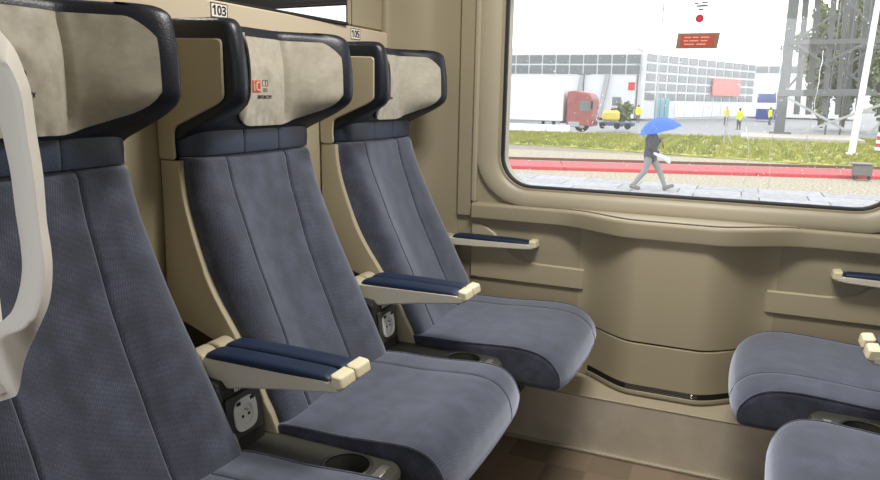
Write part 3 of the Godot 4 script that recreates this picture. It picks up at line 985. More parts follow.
func handle() -> void:
	var h := thing("grab_handle", "white moulded grab handle at the corridor end of the near seat", "handle", Vector3(0.009, 0, 0))
	# stations from top to foot: back outline, front ridge and inner edge of the grip, as (x, y)
	var outer := [Vector2(0.559, 1.243), Vector2(0.586, 1.222), Vector2(0.602, 1.207), Vector2(0.611, 1.189), Vector2(0.616, 1.174), Vector2(0.618, 1.142), Vector2(0.621, 1.107), Vector2(0.620, 1.069), Vector2(0.622, 1.048), Vector2(0.621, 1.026), Vector2(0.613, 0.998), Vector2(0.593, 0.968), Vector2(0.574, 0.939), Vector2(0.562, 0.909), Vector2(0.548, 0.899), Vector2(0.489, 0.876)]
	var ridge := [Vector2(0.591, 1.220), Vector2(0.614, 1.203), Vector2(0.626, 1.193), Vector2(0.634, 1.179), Vector2(0.637, 1.168), Vector2(0.638, 1.145), Vector2(0.641, 1.113), Vector2(0.642, 1.077), Vector2(0.643, 1.057), Vector2(0.643, 1.035), Vector2(0.635, 1.009), Vector2(0.619, 0.986), Vector2(0.591, 0.974), Vector2(0.580, 0.965), Vector2(0.570, 0.959), Vector2(0.520, 0.939)]
	var inner := [Vector2(0.577, 1.182), Vector2(0.596, 1.171), Vector2(0.605, 1.159), Vector2(0.610, 1.148), Vector2(0.613, 1.138), Vector2(0.615, 1.129), Vector2(0.618, 1.110), Vector2(0.619, 1.081), Vector2(0.621, 1.054), Vector2(0.619, 1.033), Vector2(0.611, 1.013), Vector2(0.600, 0.997), Vector2(0.583, 0.984), Vector2(0.572, 0.977), Vector2(0.565, 0.975), Vector2(0.516, 0.958)]
	var a := smooth_open(outer, 4); var b := smooth_open(ridge, 4); var c := smooth_open(inner, 4)
	var rings := []
	for i in a.size():
		var f: Vector2 = (b[i] as Vector2).lerp(c[i], 0.12)
		var g: Vector2 = (b[i] as Vector2).lerp(c[i], 0.85)
		rings.append(PackedVector3Array([Vector3(a[i].x, a[i].y, 1.822), Vector3(b[i].x + 0.001, b[i].y, 1.8465), Vector3(f.x, f.y, 1.850), Vector3(g.x, g.y, 1.850), Vector3(c[i].x, c[i].y, 1.845), Vector3(c[i].x, c[i].y, 1.822)]))
	obj("grip", Kit.new().loft(rings).commit(72), M.white_plastic, h)
	obj("mounting_plate", Kit.new().box(Vector3(0.5465, 1.085, 1.836), Vector3(0.012, 0.36, 0.03), 0.003).commit(), M.white_plastic, h)

# ---------------------------------------------------------------- lamp
func lamps() -> void:
	var l := thing("ceiling_lamp", "long flat white lamp panel on the compartment ceiling near the window", "lamp")
	var e := mat(srgb(255, 246, 228), 0.6)
	e.emission_enabled = true
	e.emission = Color(1.0, 0.98, 0.95)
	e.emission_energy_multiplier = 1.2
	obj("diffuser", Kit.new().box(Vector3(W / 2, 2.196, 0.72), Vector3(0.62, 0.02, 0.36), 0.006).commit(), e, l)
	for q in [-1, 1]:
		obj("lamp_frame", Kit.new().box(Vector3(W / 2 + q * 0.325, 2.196, 0.72), Vector3(0.03, 0.026, 0.42), 0.004).commit(), M.white, l)
		obj("lamp_frame", Kit.new().box(Vector3(W / 2, 2.196, 0.72 + q * 0.195), Vector3(0.62, 0.026, 0.03), 0.004).commit(), M.white, l)

func seats() -> void:
	var near_ := make_seat("navy fabric seat nearest the corridor, left of the seat under plate 103", -0.03, [-0.278])
	near_.position = Vector3(0, 0, SEAT_Z[0])
	var mid := make_seat("navy fabric seat under plate 103, the middle one, with a red emblem on its cover", -0.068, [-0.295, 0.277])
	mid.position = Vector3(0, 0, SEAT_Z[1])
	slide = 0.026
	var far_ := make_seat("navy fabric window seat under plate 105 beside the corner panel", 0.006, [0.279])
	far_.position = Vector3(0, 0, SEAT_Z[2])
	# seats opposite, only their fronts in view
	var opp := dup(far_, Vector3(W, 0, SEAT_Z[2]), PI, "navy fabric window seat opposite, its cushion beside the curved column")
	opp.get_node("armrest").position.z = -2.0 * 0.279   # the arm is on the other hand there
	dup(mid, Vector3(W, 0, SEAT_Z[1]), PI, "navy fabric middle seat opposite, only its cushion corner in view")
	make_console(Vector3(0, 0, 1.153), 0.0, "dark console with cup holder and socket between the near seat and seat 103")
	make_console(Vector3(0, 0, 0.523), 0.0, "dark console with cup holder and socket between seats 103 and 105")
	make_console(Vector3(W, 0, 0.483), PI, "dark console with cup holder between the two seats opposite")

# ---------------------------------------------------------------- outside
func slanted(a: Vector2, b: Vector2, z: float, w: float, d: float, k: Kit) -> void:
	k.bar(Vector3(a.x, a.y, z), Vector3(b.x, b.y, z), w, d, 0.0)

func ground_strip(called: String, x0: float, x1: float, z0: float, z1: float, y: float, m: Material) -> void:
	struct(called, Kit.new().box(Vector3((x0 + x1) / 2, y - 0.2, (z0 + z1) / 2), Vector3(x1 - x0, 0.4, absf(z1 - z0)), 0.0), m)

func outside() -> void:
	var paving := noisy([srgb(138, 139, 140), srgb(158, 159, 160)], 0.02, 41, 0.35, 0.7, true)
	var gravel := noisy([srgb(104, 98, 82), srgb(164, 156, 134), srgb(188, 180, 158)], 0.16, 42, 0.12, 0.95, true)
	var ballast := noisy([srgb(96, 90, 80), srgb(150, 142, 126), srgb(120, 112, 100)], 0.13, 43, 0.12, 0.95, true)
	var grass := noisy([srgb(106, 116, 44), srgb(150, 154, 60), srgb(178, 170, 88)], 0.035, 44, 0.06, 0.95, true)
	var asphalt := noisy([srgb(126, 128, 128), srgb(142, 144, 144)], 0.03, 45, 0.08, 0.6, true)
	var red := mat(srgb(190, 66, 70), 0.7)
	var rust := mat(srgb(112, 62, 52), 0.75)
	var white := mat(srgb(226, 228, 230), 0.7)
	var wall_white := mat(srgb(214, 216, 218), 0.7)
	var pane_grey := mat(srgb(112, 118, 120), 0.35)
	var galv := mat(srgb(98, 103, 104), 0.55)
	var galv_light := mat(srgb(164, 168, 170), 0.5)
	var concrete := noisy([srgb(168, 162, 150), srgb(188, 182, 170)], 0.02, 46, 0.3, 0.8, true)
	# ground in strips along the train
	struct("ground", Kit.new().box(Vector3(-5, GY - 0.6, -110), Vector3(260, 0.7, 214), 0.0), asphalt)
	ground_strip("gravel_bed", -40, 30, -18.55, -28.5, GY - 0.03, gravel)
	ground_strip("ballast_bed", -60, 40, -22.0, -40, GY - 0.04, ballast)
	# the far platform edge and its track run at an angle to our train
	var turn := 0.30
	var tb := struct("track_bed", Kit.new().box(Vector3(0, -0.2, 0), Vector3(90, 0.4, 0.55), 0.0), rust)
	tb.transform = Transform3D(Basis(Vector3.UP, turn), Vector3(-0.2, GY - 0.01, -23.85))
	ground_strip("platform_base", -40, 30, -2.5, -18.5, GY - 0.06, concrete)
	var kerb := thing("red_kerb", "long low red painted kerb along the gravel beyond the walker", "kerb", Vector3(-0.45, GY, -22.45), turn)
	for i in 12:
		obj("kerb_stone", Kit.new().box(Vector3(-20.6 + i * 3.0, -0.02, 0), Vector3(2.98, 0.20, 2.0), 0.02).commit(), red, kerb)
	for z in [-0.55, 0.88]:
		var rail := obj("rail", Kit.new().box(Vector3(0, 0.0, z), Vector3(70, 0.09, 0.07), 0.01).box(Vector3(0, -0.03, z), Vector3(70, 0.03, 0.15), 0.005).commit(), rust, self)
		rail.transform = Transform3D(Basis(Vector3.UP, turn), Vector3(-0.2, GY + 0.02, -24.75))
		tag(rail, "rusty brown rail, the one nearer the red kerb" if z > 0 else "rusty brown rail, the one nearer the grass", "rail", "rails beyond the red kerb")
	var turf := obj("grass", Kit.new().prism(PackedVector2Array([Vector2(-40, -32.4), Vector2(-7, -31.2), Vector2(4.2, -27.4), Vector2(30, -26.6), Vector2(30, -59), Vector2(-40, -33)]), Transform3D(Basis(Vector3.RIGHT, PI / 2), Vector3(0, GY + 0.01, 0)), 0.3).commit(), grass, self)
	turf.set_meta("kind", "structure")
	tufts(grass)
	# platform paving, slab by slab
	var slabs := thing("platform_paving", "", "")
	for k in ["label", "category"]:
		slabs.remove_meta(k)
	slabs.set_meta("kind", "structure")
	var tones := [paving, noisy([srgb(146, 147, 149), srgb(166, 167, 169)], 0.02, 47, 0.35, 0.7, true)]
	for j in 4:
		for i in 9:
			var z := -14.85 - j * 1.0
			var b := Kit.new().box(Vector3(-7.0 + i * 1.5 + 0.4 * (j % 2), GY - 0.04 + rng.randf_range(-0.004, 0.004), z), Vector3(1.48, 0.08, 0.985), 0.012)
			obj("slab", b.commit(), tones[(i + j) % 2], slabs)
	obj("near_paving", Kit.new().box(Vector3(-1, GY - 0.04, -8.3), Vector3(40, 0.08, 12.0), 0.0).commit(), paving, slabs)

	# big white hall on the left: window band of two rows
	var hall := thing("factory_hall", "large white hall behind the truck with a band of grey windows under its roof", "building", Vector3(0, 0, -85))
	obj("wall", Kit.new().box(Vector3(-26, 2.95, -10), Vector3(29.7, 8.1, 20), 0.02).commit(), wall_white, hall)
	obj("roof", Kit.new().box(Vector3(-26, 7.1, -10), Vector3(29.9, 0.25, 20.0), 0.05).commit(), white, hall)
	var cell := Kit.new().box(Vector3.ZERO, Vector3(1.52, 1.0, 0.12), 0.02).commit()
	for j in 2:
		for i in 16:
			var w := obj("window", cell, pane_grey, hall)
			w.position = Vector3(-37.0 + i * 1.70, 4.6 + j * 1.22, 0.05)
	for i in 2:
		var dpipe := Kit.new()
		dpipe.bar(Vector3(-18.2 + i * 3.0, -1.0, 0.3), Vector3(-17.4 + i * 3.0, 4.1, 0.3), 0.5, 0.3)
		obj("downpipe", dpipe.commit(), galv_light, hall)
	obj("door", Kit.new().box(Vector3(-13.2, 0.9, 0.05), Vector3(1.0, 1.0, 0.12), 0.02).commit(), pane_grey, hall)
	# glazed hall running back to the right
	var along := Vector3(12.3, 0, -30.0).normalized()
	var glassy := thing("glazed_hall", "long hall with a grid of grey panes between white bars, behind the umbrella", "building")
	glassy.transform = Transform3D(Basis(along, Vector3.UP, along.cross(Vector3.UP)), Vector3(-10.3, 0, -85.4))
	obj("wall", Kit.new().box(Vector3(16.3, 2.7, -0.4), Vector3(32.2, 7.6, 0.8), 0.02).commit(), wall_white, glassy)
	var p2 := Kit.new().box(Vector3.ZERO, Vector3(2.2, 0.86, 0.14), 0.02).commit()
	for j in 5:
		for i in 12:
			var w := obj("pane", p2, pane_grey, glassy)
			w.position = Vector3(1.6 + i * 2.66, 1.55 + j * 1.13, 0.04)
	for i in 9:
		obj("panel", Kit.new().box(Vector3(9.4 + i * 2.66, -0.05, 0.05), Vector3(2.5, 1.9, 0.14), 0.02).commit(), white, glassy)
	for i in 3:
		obj("door", Kit.new().box(Vector3(3.6 + i * 1.2, 0.2, 0.06), Vector3(1.0, 2.4, 0.14), 0.02).commit(), mat(srgb(120, 164, 172), 0.4), glassy)
	var rp := thing("red_banner", "pale red banner hung on the glazed hall near its far end", "banner", Vector3(-1.6, 3.0, -105.5), atan2(0.925, 0.38))
	obj("cloth", Kit.new().box(Vector3.ZERO, Vector3(8.5, 2.3, 0.2), 0.02).commit(), mat(srgb(214, 120, 112), 0.8), rp)
	obj("sign_board", Kit.new().box(Vector3(-11.55, 2.7, 0.06), Vector3(0.75, 0.9, 0.15), 0.02).commit(), mat(srgb(196, 70, 70), 0.7), hall, "small red sign board")
	# pale block at the right, behind the steel tower
	var block := thing("white_block", "plain white building behind the blue kiosk with a dark band under its roof", "building", Vector3(9.0, 0, -119))
	obj("wall", Kit.new().box(Vector3(0, 2.9, -5), Vector3(15, 8.0, 10), 0.02).commit(), white, block)
	for i in 7:
		obj("window", Kit.new().box(Vector3(-6.2 + i * 2.05, 6.0, 0.04), Vector3(1.9, 1.0, 0.14), 0.02).commit(), pane_grey, block)
	var kiosk := thing("blue_kiosk", "small blue kiosk with a white band, left of the tower foot", "kiosk", Vector3(3.75, GY, -100))
	obj("body", Kit.new().box(Vector3(0, 1.65, -1.2), Vector3(2.6, 3.3, 2.4), 0.04).commit(), mat(srgb(40, 58, 132), 0.6), kiosk)
	obj("band", Kit.new().box(Vector3(0, 1.75, 0.03), Vector3(2.62, 0.8, 0.1), 0.02).commit(), white, kiosk)

	truck(white, galv_light, pane_grey)
	var bar := thing("low_barrier", "long low white barrier in front of the lorry", "barrier", Vector3(-13.6, GY, -45))
	for i in 5:
		obj("barrier_block", Kit.new().box(Vector3(-3.2 + i * 1.6, 0.24, 0), Vector3(1.58, 0.5, 0.3), 0.05).commit(), white, bar)
	machine()
	tower(galv, galv_light, concrete)
	# lean white pole, round signal, cone and box beside the track
	var pole := thing("leaning_pole", "tall slightly leaning white pole standing in the grass in front of the steel tower", "pole", Vector3(5.72, GY, -34.3))
	obj("shaft", Kit.new().tube(PackedVector3Array([Vector3(0, 0, 0), Vector3(0.06, 1.6, 0), Vector3(0.26, 7.6, 0)]), [0.15, 0.14, 0.11], 14).commit(), white, pole)
	obj("foot", Kit.new().lathe(PackedVector2Array([Vector2(0.01, 0), Vector2(0.26, 0), Vector2(0.24, 0.1), Vector2(0.01, 0.12)]), Transform3D(Basis.IDENTITY, Vector3(0, 0, 0)), 14).commit(), white, pole)
	var sig := thing("track_signal", "black round signal lamp on a dark post at the edge of the grass", "signal", Vector3(7.3, GY, -40))
	obj("post", Kit.new().tube(PackedVector3Array([Vector3(0.28, 0, 0), Vector3(0.28, 3.3, 0)]), 0.06, 8).commit(), M.black, sig)
	obj("disc", Kit.new().lathe(PackedVector2Array([Vector2(0.005, -0.06), Vector2(0.34, -0.06), Vector2(0.34, 0.06), Vector2(0.005, 0.06)]), Transform3D(Basis(Vector3.RIGHT, PI / 2), Vector3(0.12, 3.1, 0.1)), 20).commit(), M.black, sig)
	var cone := thing("traffic_post", "red and white striped marker post in the grass at the window's edge", "marker post", Vector3(7.2, GY, -37.3))
	obj("base", Kit.new().box(Vector3(0, 0.04, 0), Vector3(0.5, 0.08, 0.5), 0.02).commit(), M.dark_plastic, cone)
	for k in 5:
		obj("stripe", Kit.new().lathe(PackedVector2Array([Vector2(0.005, 0.08 + k * 0.17), Vector2(0.17 - k * 0.012, 0.08 + k * 0.17), Vector2(0.165 - k * 0.012, 0.25 + k * 0.17), Vector2(0.005, 0.25 + k * 0.17)]), Transform3D.IDENTITY, 14).commit(), red if k % 2 == 1 else white, cone)
	var cb := thing("cable_box", "grey equipment box on short legs beside the red kerb", "equipment box", Vector3(4.6, GY, -22.6))
	obj("body", Kit.new().box(Vector3(0, 0.28, 0), Vector3(0.52, 0.34, 0.4), 0.03).commit(), mat(srgb(108, 104, 100), 0.6), cb)
	obj("lid", Kit.new().box(Vector3(-0.06, 0.48, 0), Vector3(0.6, 0.05, 0.46), 0.02).commit(), mat(srgb(132, 128, 122), 0.6), cb)
	for q in [-0.2, 0.2]:
		obj("leg", Kit.new().box(Vector3(q, 0.08, 0), Vector3(0.07, 0.16, 0.3), 0.01).commit(), M.dark_plastic, cb)
	var sp := thing("braced_post", "thin grey post with a slanting brace on the grass edge", "post", Vector3(0.24, GY, -38))
	obj("post", Kit.new().tube(PackedVector3Array([Vector3(0, -0.05, 0), Vector3(0.04, 0.85, 0), Vector3(0.02, 2.0, 0)]), 0.035, 8).commit(), galv_light, sp)
	obj("brace", Kit.new().tube(PackedVector3Array([Vector3(0.5, -0.1, 0.2), Vector3(0.04, 0.85, 0)]), 0.03, 8).commit(), galv_light, sp)
	var lp := thing("yard_lamp", "thin double-armed yard lamp in front of the white hall", "street lamp", Vector3(-12.0, GY, -60))
	obj("pole", Kit.new().tube(PackedVector3Array([Vector3(0, 0, 0), Vector3(0, 4.3, 0)]), [0.08, 0.05], 8).commit(), galv, lp)
	for s in [-1, 1]:
		obj("lamp_head", Kit.new().box(Vector3(s * 0.32, 4.32, 0), Vector3(0.5, 0.08, 0.16), 0.02).commit(), galv, lp)
	var mast := thing("overhead_mast", "tall thin pale mast rising behind the umbrella in front of the glazed hall", "mast", Vector3(-5.75, GY, -60))
	obj("pole", Kit.new().tube(PackedVector3Array([Vector3(0, 0, 0), Vector3(-0.1, 12.0, 0)]), [0.07, 0.05], 8).commit(), galv_light, mast)
	obj("cross_arm", Kit.new().bar(Vector3(-0.5, 9.4, 0), Vector3(0.6, 9.5, 0), 0.06, 0.06).commit(), galv_light, mast)
	var wire := Kit.new()
	wire.tube(PackedVector3Array([Vector3(-26, 5.0, -40), Vector3(-12.45, 5.6, -40), Vector3(-4.84, 6.04, -40), Vector3(-1.69, 6.25, -40), Vector3(1.77, 6.42, -40), Vector3(14, 7.0, -40)]), 0.018, 5)
	tag(obj("overhead_wire", wire.commit(), galv, self), "thin overhead wire crossing the pale sky above the halls", "wire")
	# trees behind the tower and a bush by the yellow tank
	var leaf_mat := mat(srgb(112, 124, 88), 0.9)
	leaf_mat.backlight_enabled = true
	leaf_mat.backlight = Color(0.25, 0.3, 0.12)
	tree(Vector3(7.6, GY, -72), 10.5, 3.0, leaf_mat, "loose green tree behind the steel tower, the one nearer the white block", 4)
	tree(Vector3(12.2, GY, -70), 12.0, 3.6, leaf_mat, "tall green tree behind the steel tower, at the window's edge", 5)
	tree(Vector3(9.8, GY, -76), 14.0, 3.8, leaf_mat, "tallest green tree, between two others behind the steel tower", 6)
	bush(Vector3(-8.2, GY, -58), 2.1, leaf_mat)

func tufts(m: Material) -> void:
	# standing grass on the green strip
	var r := RandomNumberGenerator.new()
	r.seed = 4
	var blade := Kit.new()
	for k in 5:
		var a := TAU * k / 5.0
		var d := Vector3(cos(a), 0, sin(a))
		var s := Vector3(-sin(a), 0, cos(a)) * 0.03
		blade.tri(d * 0.03 - s, d * 0.03 + s, d * 0.13 + Vector3(0, 0.20 + 0.05 * (k % 2), 0))
	var mm := MultiMesh.new()
	mm.transform_format = MultiMesh.TRANSFORM_3D
	mm.mesh = blade.commit()
	mm.instance_count = 9000
	for i in 9000:
		var x := r.randf_range(-20, 9.5)
		var near := -31.4 if x < -7 else lerpf(-31.4, -27.7, clampf((x + 7) / 11.2, 0, 1))
		var z := r.randf_range(-47.8 - 0.386 * x, near)
		mm.set_instance_transform(i, Transform3D(Basis(Vector3.UP, r.randf() * TAU).scaled(Vector3.ONE * r.randf_range(0.4, 0.95)), Vector3(x, GY - 0.01, z)))
	var o := MultiMeshInstance3D.new()
	o.multimesh = mm
	o.material_override = m
	o.name = "grass_tufts"
	o.set_meta("kind", "stuff")
	o.set_meta("label", "tufts of green grass on the strip beyond the tracks")
	add_child(o)

func truck(white: Material, light: Material, dark: Material) -> void:
	var t := thing("truck", "red lorry cab with a long white box trailer parked in front of the white hall", "truck", Vector3(-9.95, GY, -48))
	var red := mat(srgb(150, 84, 82), 0.5)
	obj("trailer_box", Kit.new().box(Vector3(-7.3, 2.15, 0), Vector3(13.4, 2.95, 2.5), 0.04).commit(), white, t)
	obj("trailer_skirt", Kit.new().box(Vector3(-5.6, 0.42, 1.1), Vector3(9.6, 0.55, 0.1), 0.03).commit(), light, t)
	obj("chassis", Kit.new().box(Vector3(-5.0, 0.62, 0), Vector3(13, 0.16, 1.0), 0.02).commit(), M.dark_plastic, t)
	var cab := smooth_corners([Vector2(-0.35, 0.45), Vector2(1.40, 0.35), Vector2(1.50, 0.9), Vector2(1.40, 2.25), Vector2(1.15, 2.62), Vector2(0.1, 2.80), Vector2(-0.35, 2.72)], 0.12)
	obj("cab", Kit.new().prism(cab, Transform3D(Basis.IDENTITY, Vector3(0, 0, -1.2)), 2.4, 0.08).commit(35), red, t, "red cab")
	obj("side_window", Kit.new().prism(smooth_corners([Vector2(0.55, 1.40), Vector2(1.36, 1.40), Vector2(1.28, 2.1), Vector2(0.55, 2.1)], 0.08), Transform3D(Basis.IDENTITY, Vector3(0, 0, 1.19)), 0.04, 0.01).commit(), dark, t, "cab side window")
	obj("mirror_arm", Kit.new().box(Vector3(1.42, 1.85, 1.32), Vector3(0.14, 0.5, 0.16), 0.03).commit(), M.dark_plastic, t)
	obj("step", Kit.new().box(Vector3(0.2, 0.5, 1.15), Vector3(0.8, 0.35, 0.16), 0.03).commit(), light, t)
	for x in [0.75, -1.6, -10.0, -11.3]:
		var wh := obj("wheel", Kit.new().lathe(PackedVector2Array([Vector2(0.28, -0.14), Vector2(0.46, -0.16), Vector2(0.52, -0.12), Vector2(0.52, 0.12), Vector2(0.46, 0.16), Vector2(0.28, 0.14)]), Transform3D(Basis(Vector3.RIGHT, PI / 2), Vector3(x, 0.52, 1.02)), 22).commit(), M.rubber, t)
		obj("hub", Kit.new().lathe(PackedVector2Array([Vector2(0.01, -0.10), Vector2(0.29, -0.10), Vector2(0.29, 0.10), Vector2(0.1, 0.16), Vector2(0.01, 0.16)]), Transform3D(Basis(Vector3.RIGHT, PI / 2), Vector3(x, 0.52, 1.02)), 16).commit(), light, wh)

func machine() -> void:
	var t := thing("tank_trailer", "small yellow tank on a blue wheeled base beside the bush", "tank trailer", Vector3(-8.45, GY, -54))
	obj("tank", Kit.new().box(Vector3(0, 0.98, 0), Vector3(1.25, 0.85, 0.9), 0.18).commit(), mat(srgb(222, 200, 96), 0.6), t)
	obj("cap", Kit.new().lathe(PackedVector2Array([Vector2(0.01, 0), Vector2(0.16, 0), Vector2(0.16, 0.1), Vector2(0.01, 0.1)]), Transform3D(Basis.IDENTITY, Vector3(0.1, 1.4, 0)), 12).commit(), M.dark_plastic, t)
	obj("base", Kit.new().box(Vector3(0.5, 0.38, 0), Vector3(2.6, 0.28, 1.0), 0.04).commit(), mat(srgb(74, 96, 130), 0.6), t)
	for x in [-0.5, 0.6, 1.4]:
		obj("wheel", Kit.new().lathe(PackedVector2Array([Vector2(0.01, -0.08), Vector2(0.24, -0.08), Vector2(0.24, 0.08), Vector2(0.01, 0.08)]), Transform3D(Basis(Vector3.RIGHT, PI / 2), Vector3(x, 0.24, 0.52)), 14).commit(), M.rubber, t)

func tower(galv: Material, light: Material, concrete: Material) -> void:
	var t := thing("steel_tower", "tall grey lattice steel tower on a concrete slab beyond the tracks", "tower", Vector3(0, 0, -50))
	obj("slab", Kit.new().box(Vector3(4.3, GY + 0.08, 2.6), Vector3(6.6, 0.3, 6.0), 0.04).commit(), concrete, t, "concrete slab")
	var legs := [[3.32, -1.0, 3.2, 9.5, 0.0, 0.62], [4.26, 0.4, 3.85, 9.5, -0.4, 0.36], [4.97, 0.4, 4.55, 9.5, -0.6, 0.36], [5.84, 0.4, 5.42, 9.5, -0.2, 0.32], [7.6, 0.4, 7.05, 9.5, -5.0, 0.45], [8.55, 0.4, 8.0, 9.5, -6.0, 0.45], [6.9, 0.4, 6.4, 9.5, -3.0, 0.3]]
	for e in legs:
		obj("leg", Kit.new().bar(Vector3(e[0], e[1], e[4]), Vector3(e[2] + 0.12, e[3], e[4]), e[5], e[5] * 0.8, 0.02).commit(), galv, t)
	obj("leg_foot", Kit.new().box(Vector3(3.38, GY + 0.28, 0), Vector3(1.3, 0.12, 1.1), 0.02).commit(), galv, t)
	var beams := [[3.2, 4.95, 0.2, 9.2, 5.0, 0.2, 0.30], [3.0, 1.75, 0.3, 9.2, 1.9, 0.3, 0.42], [3.0, 7.9, 0.2, 9.2, 7.9, 0.2, 0.28], [3.0, 1.75, -5.5, 9.2, 1.9, -5.5, 0.3], [3.0, 5.0, -5.5, 9.2, 5.0, -5.5, 0.3], [3.2, 1.8, 0.3, 3.2, 1.8, -5.5, 0.3], [9.1, 1.9, 0.3, 9.1, 1.9, -5.5, 0.3]]
	for e in beams:
		obj("beam", Kit.new().bar(Vector3(e[0], e[1], e[2]), Vector3(e[3], e[4], e[5]), e[6] * 0.7, e[6], 0.02).commit(), galv, t)
	var braces := [[3.7, 5.1, 5.75, 6.7, 0.3], [3.7, 4.9, 5.8, 3.4, 0.3], [5.0, 3.4, 8.9, 5.6, 0.25], [6.0, 7.7, 8.9, 4.9, 0.25], [4.9, 1.9, 8.6, 4.9, -3.2], [8.9, 1.9, 5.0, 4.9, -3.2], [3.6, 1.9, 5.6, 4.8, -5.4], [7.0, 1.9, 9.0, 4.8, -5.4], [6.9, 5.0, 8.8, 7.9, -5.4], [5.2, 5.0, 6.9, 7.9, -5.4]]
	for e in braces:
		obj("brace", Kit.new().bar(Vector3(e[0], e[1], e[4]), Vector3(e[2], e[3], e[4]), 0.16, 0.16, 0.01).commit(), galv, t)
	for e in [[3.55, 1.45, 7.1, -0.5, 1.0], [4.5, -0.75, 8.9, 1.2, 1.2], [8.3, -0.7, 9.3, 0.6, 1.2]]:
		obj("stay", Kit.new().bar(Vector3(e[0], e[1], e[4]), Vector3(e[2], e[3], e[4]), 0.15, 0.15, 0.01).commit(), light, t, "pale diagonal stay")
	for i in 3:
		obj("fin", Kit.new().box(Vector3(6.4 + i * 0.9, 3.4, -4.0), Vector3(0.08, 9.0, 0.5), 0.01).commit(), galv, t)

func tree(at: Vector3, tall: float, wide: float, m: Material, label: String, seed_at: int) -> void:
	var r := RandomNumberGenerator.new()
	r.seed = seed_at
	var t := thing("leafy_tree", label, "tree", at, 0.0, "trees behind the steel tower")
	var wood := mat(srgb(92, 82, 70), 0.9)
	var k := Kit.new()
	k.tube(PackedVector3Array([Vector3(0, 0, 0), Vector3(0.1, tall * 0.3, 0), Vector3(0, tall * 0.6, 0.1), Vector3(0.1, tall * 0.9, 0)]), [0.24, 0.18, 0.11, 0.03], 8)
	obj("trunk", k.commit(), wood, t)
	for b in 6:
		var a := TAU * b / 6.0
		var y0 := tall * (0.3 + 0.08 * b)
		obj("branch", Kit.new().tube(PackedVector3Array([Vector3(0.05, y0, 0), Vector3(cos(a) * wide * 0.4, y0 + 0.7, sin(a) * wide * 0.4), Vector3(cos(a) * wide * 0.8, y0 + 1.7, sin(a) * wide * 0.8)]), [0.09, 0.06, 0.02], 6).commit(), wood, t)
	crown(t, Vector3(0, tall * 0.58, 0), Vector3(wide, tall * 0.52, wide), 9000, 0.18, m, r)

func bush(at: Vector3, tall: float, m: Material) -> void:
	var r := RandomNumberGenerator.new()
	r.seed = 9
	var t := thing("round_bush", "round green bush behind the yellow tank", "bush", at)
	obj("stem", Kit.new().tube(PackedVector3Array([Vector3(0, 0, 0), Vector3(0.1, tall * 0.6, 0)]), [0.08, 0.03], 6).commit(), mat(srgb(92, 82, 70), 0.9), t)
	crown(t, Vector3(0, tall * 0.55, 0), Vector3(0.95, tall * 0.5, 0.8), 900, 0.11, m, r)

func crown(t: Node3D, c: Vector3, e: Vector3, count: int, size: float, m: Material, r: RandomNumberGenerator) -> void:
	var leaf := Kit.new()
	leaf.tri(Vector3(-0.5, 0, 0), Vector3(0, 0.08, 0.45), Vector3(0.5, 0, 0))
	leaf.tri(Vector3(0.5, 0, 0), Vector3(0, 0.08, -0.45), Vector3(-0.5, 0, 0))
	var mm := MultiMesh.new()
	mm.transform_format = MultiMesh.TRANSFORM_3D
	mm.mesh = leaf.commit()
	mm.instance_count = count
	for i in count:
		var d := Vector3(r.randfn(), r.randfn(), r.randfn()).normalized()
		var p := c + d * e * pow(r.randf(), 0.4) * (0.8 + 0.25 * sin(d.x * 7.0 + d.y * 5.0))
		mm.set_instance_transform(i, Transform3D(Basis.from_euler(Vector3(r.randf() * TAU, r.randf() * TAU, r.randf() * TAU)).scaled(Vector3.ONE * size * r.randf_range(0.7, 1.5) * 2.0), p))
	var o := MultiMeshInstance3D.new()
	o.multimesh = mm
	o.material_override = m
	o.name = "leaves"
	o.set_meta("kind", "stuff")
	t.add_child(o, true)

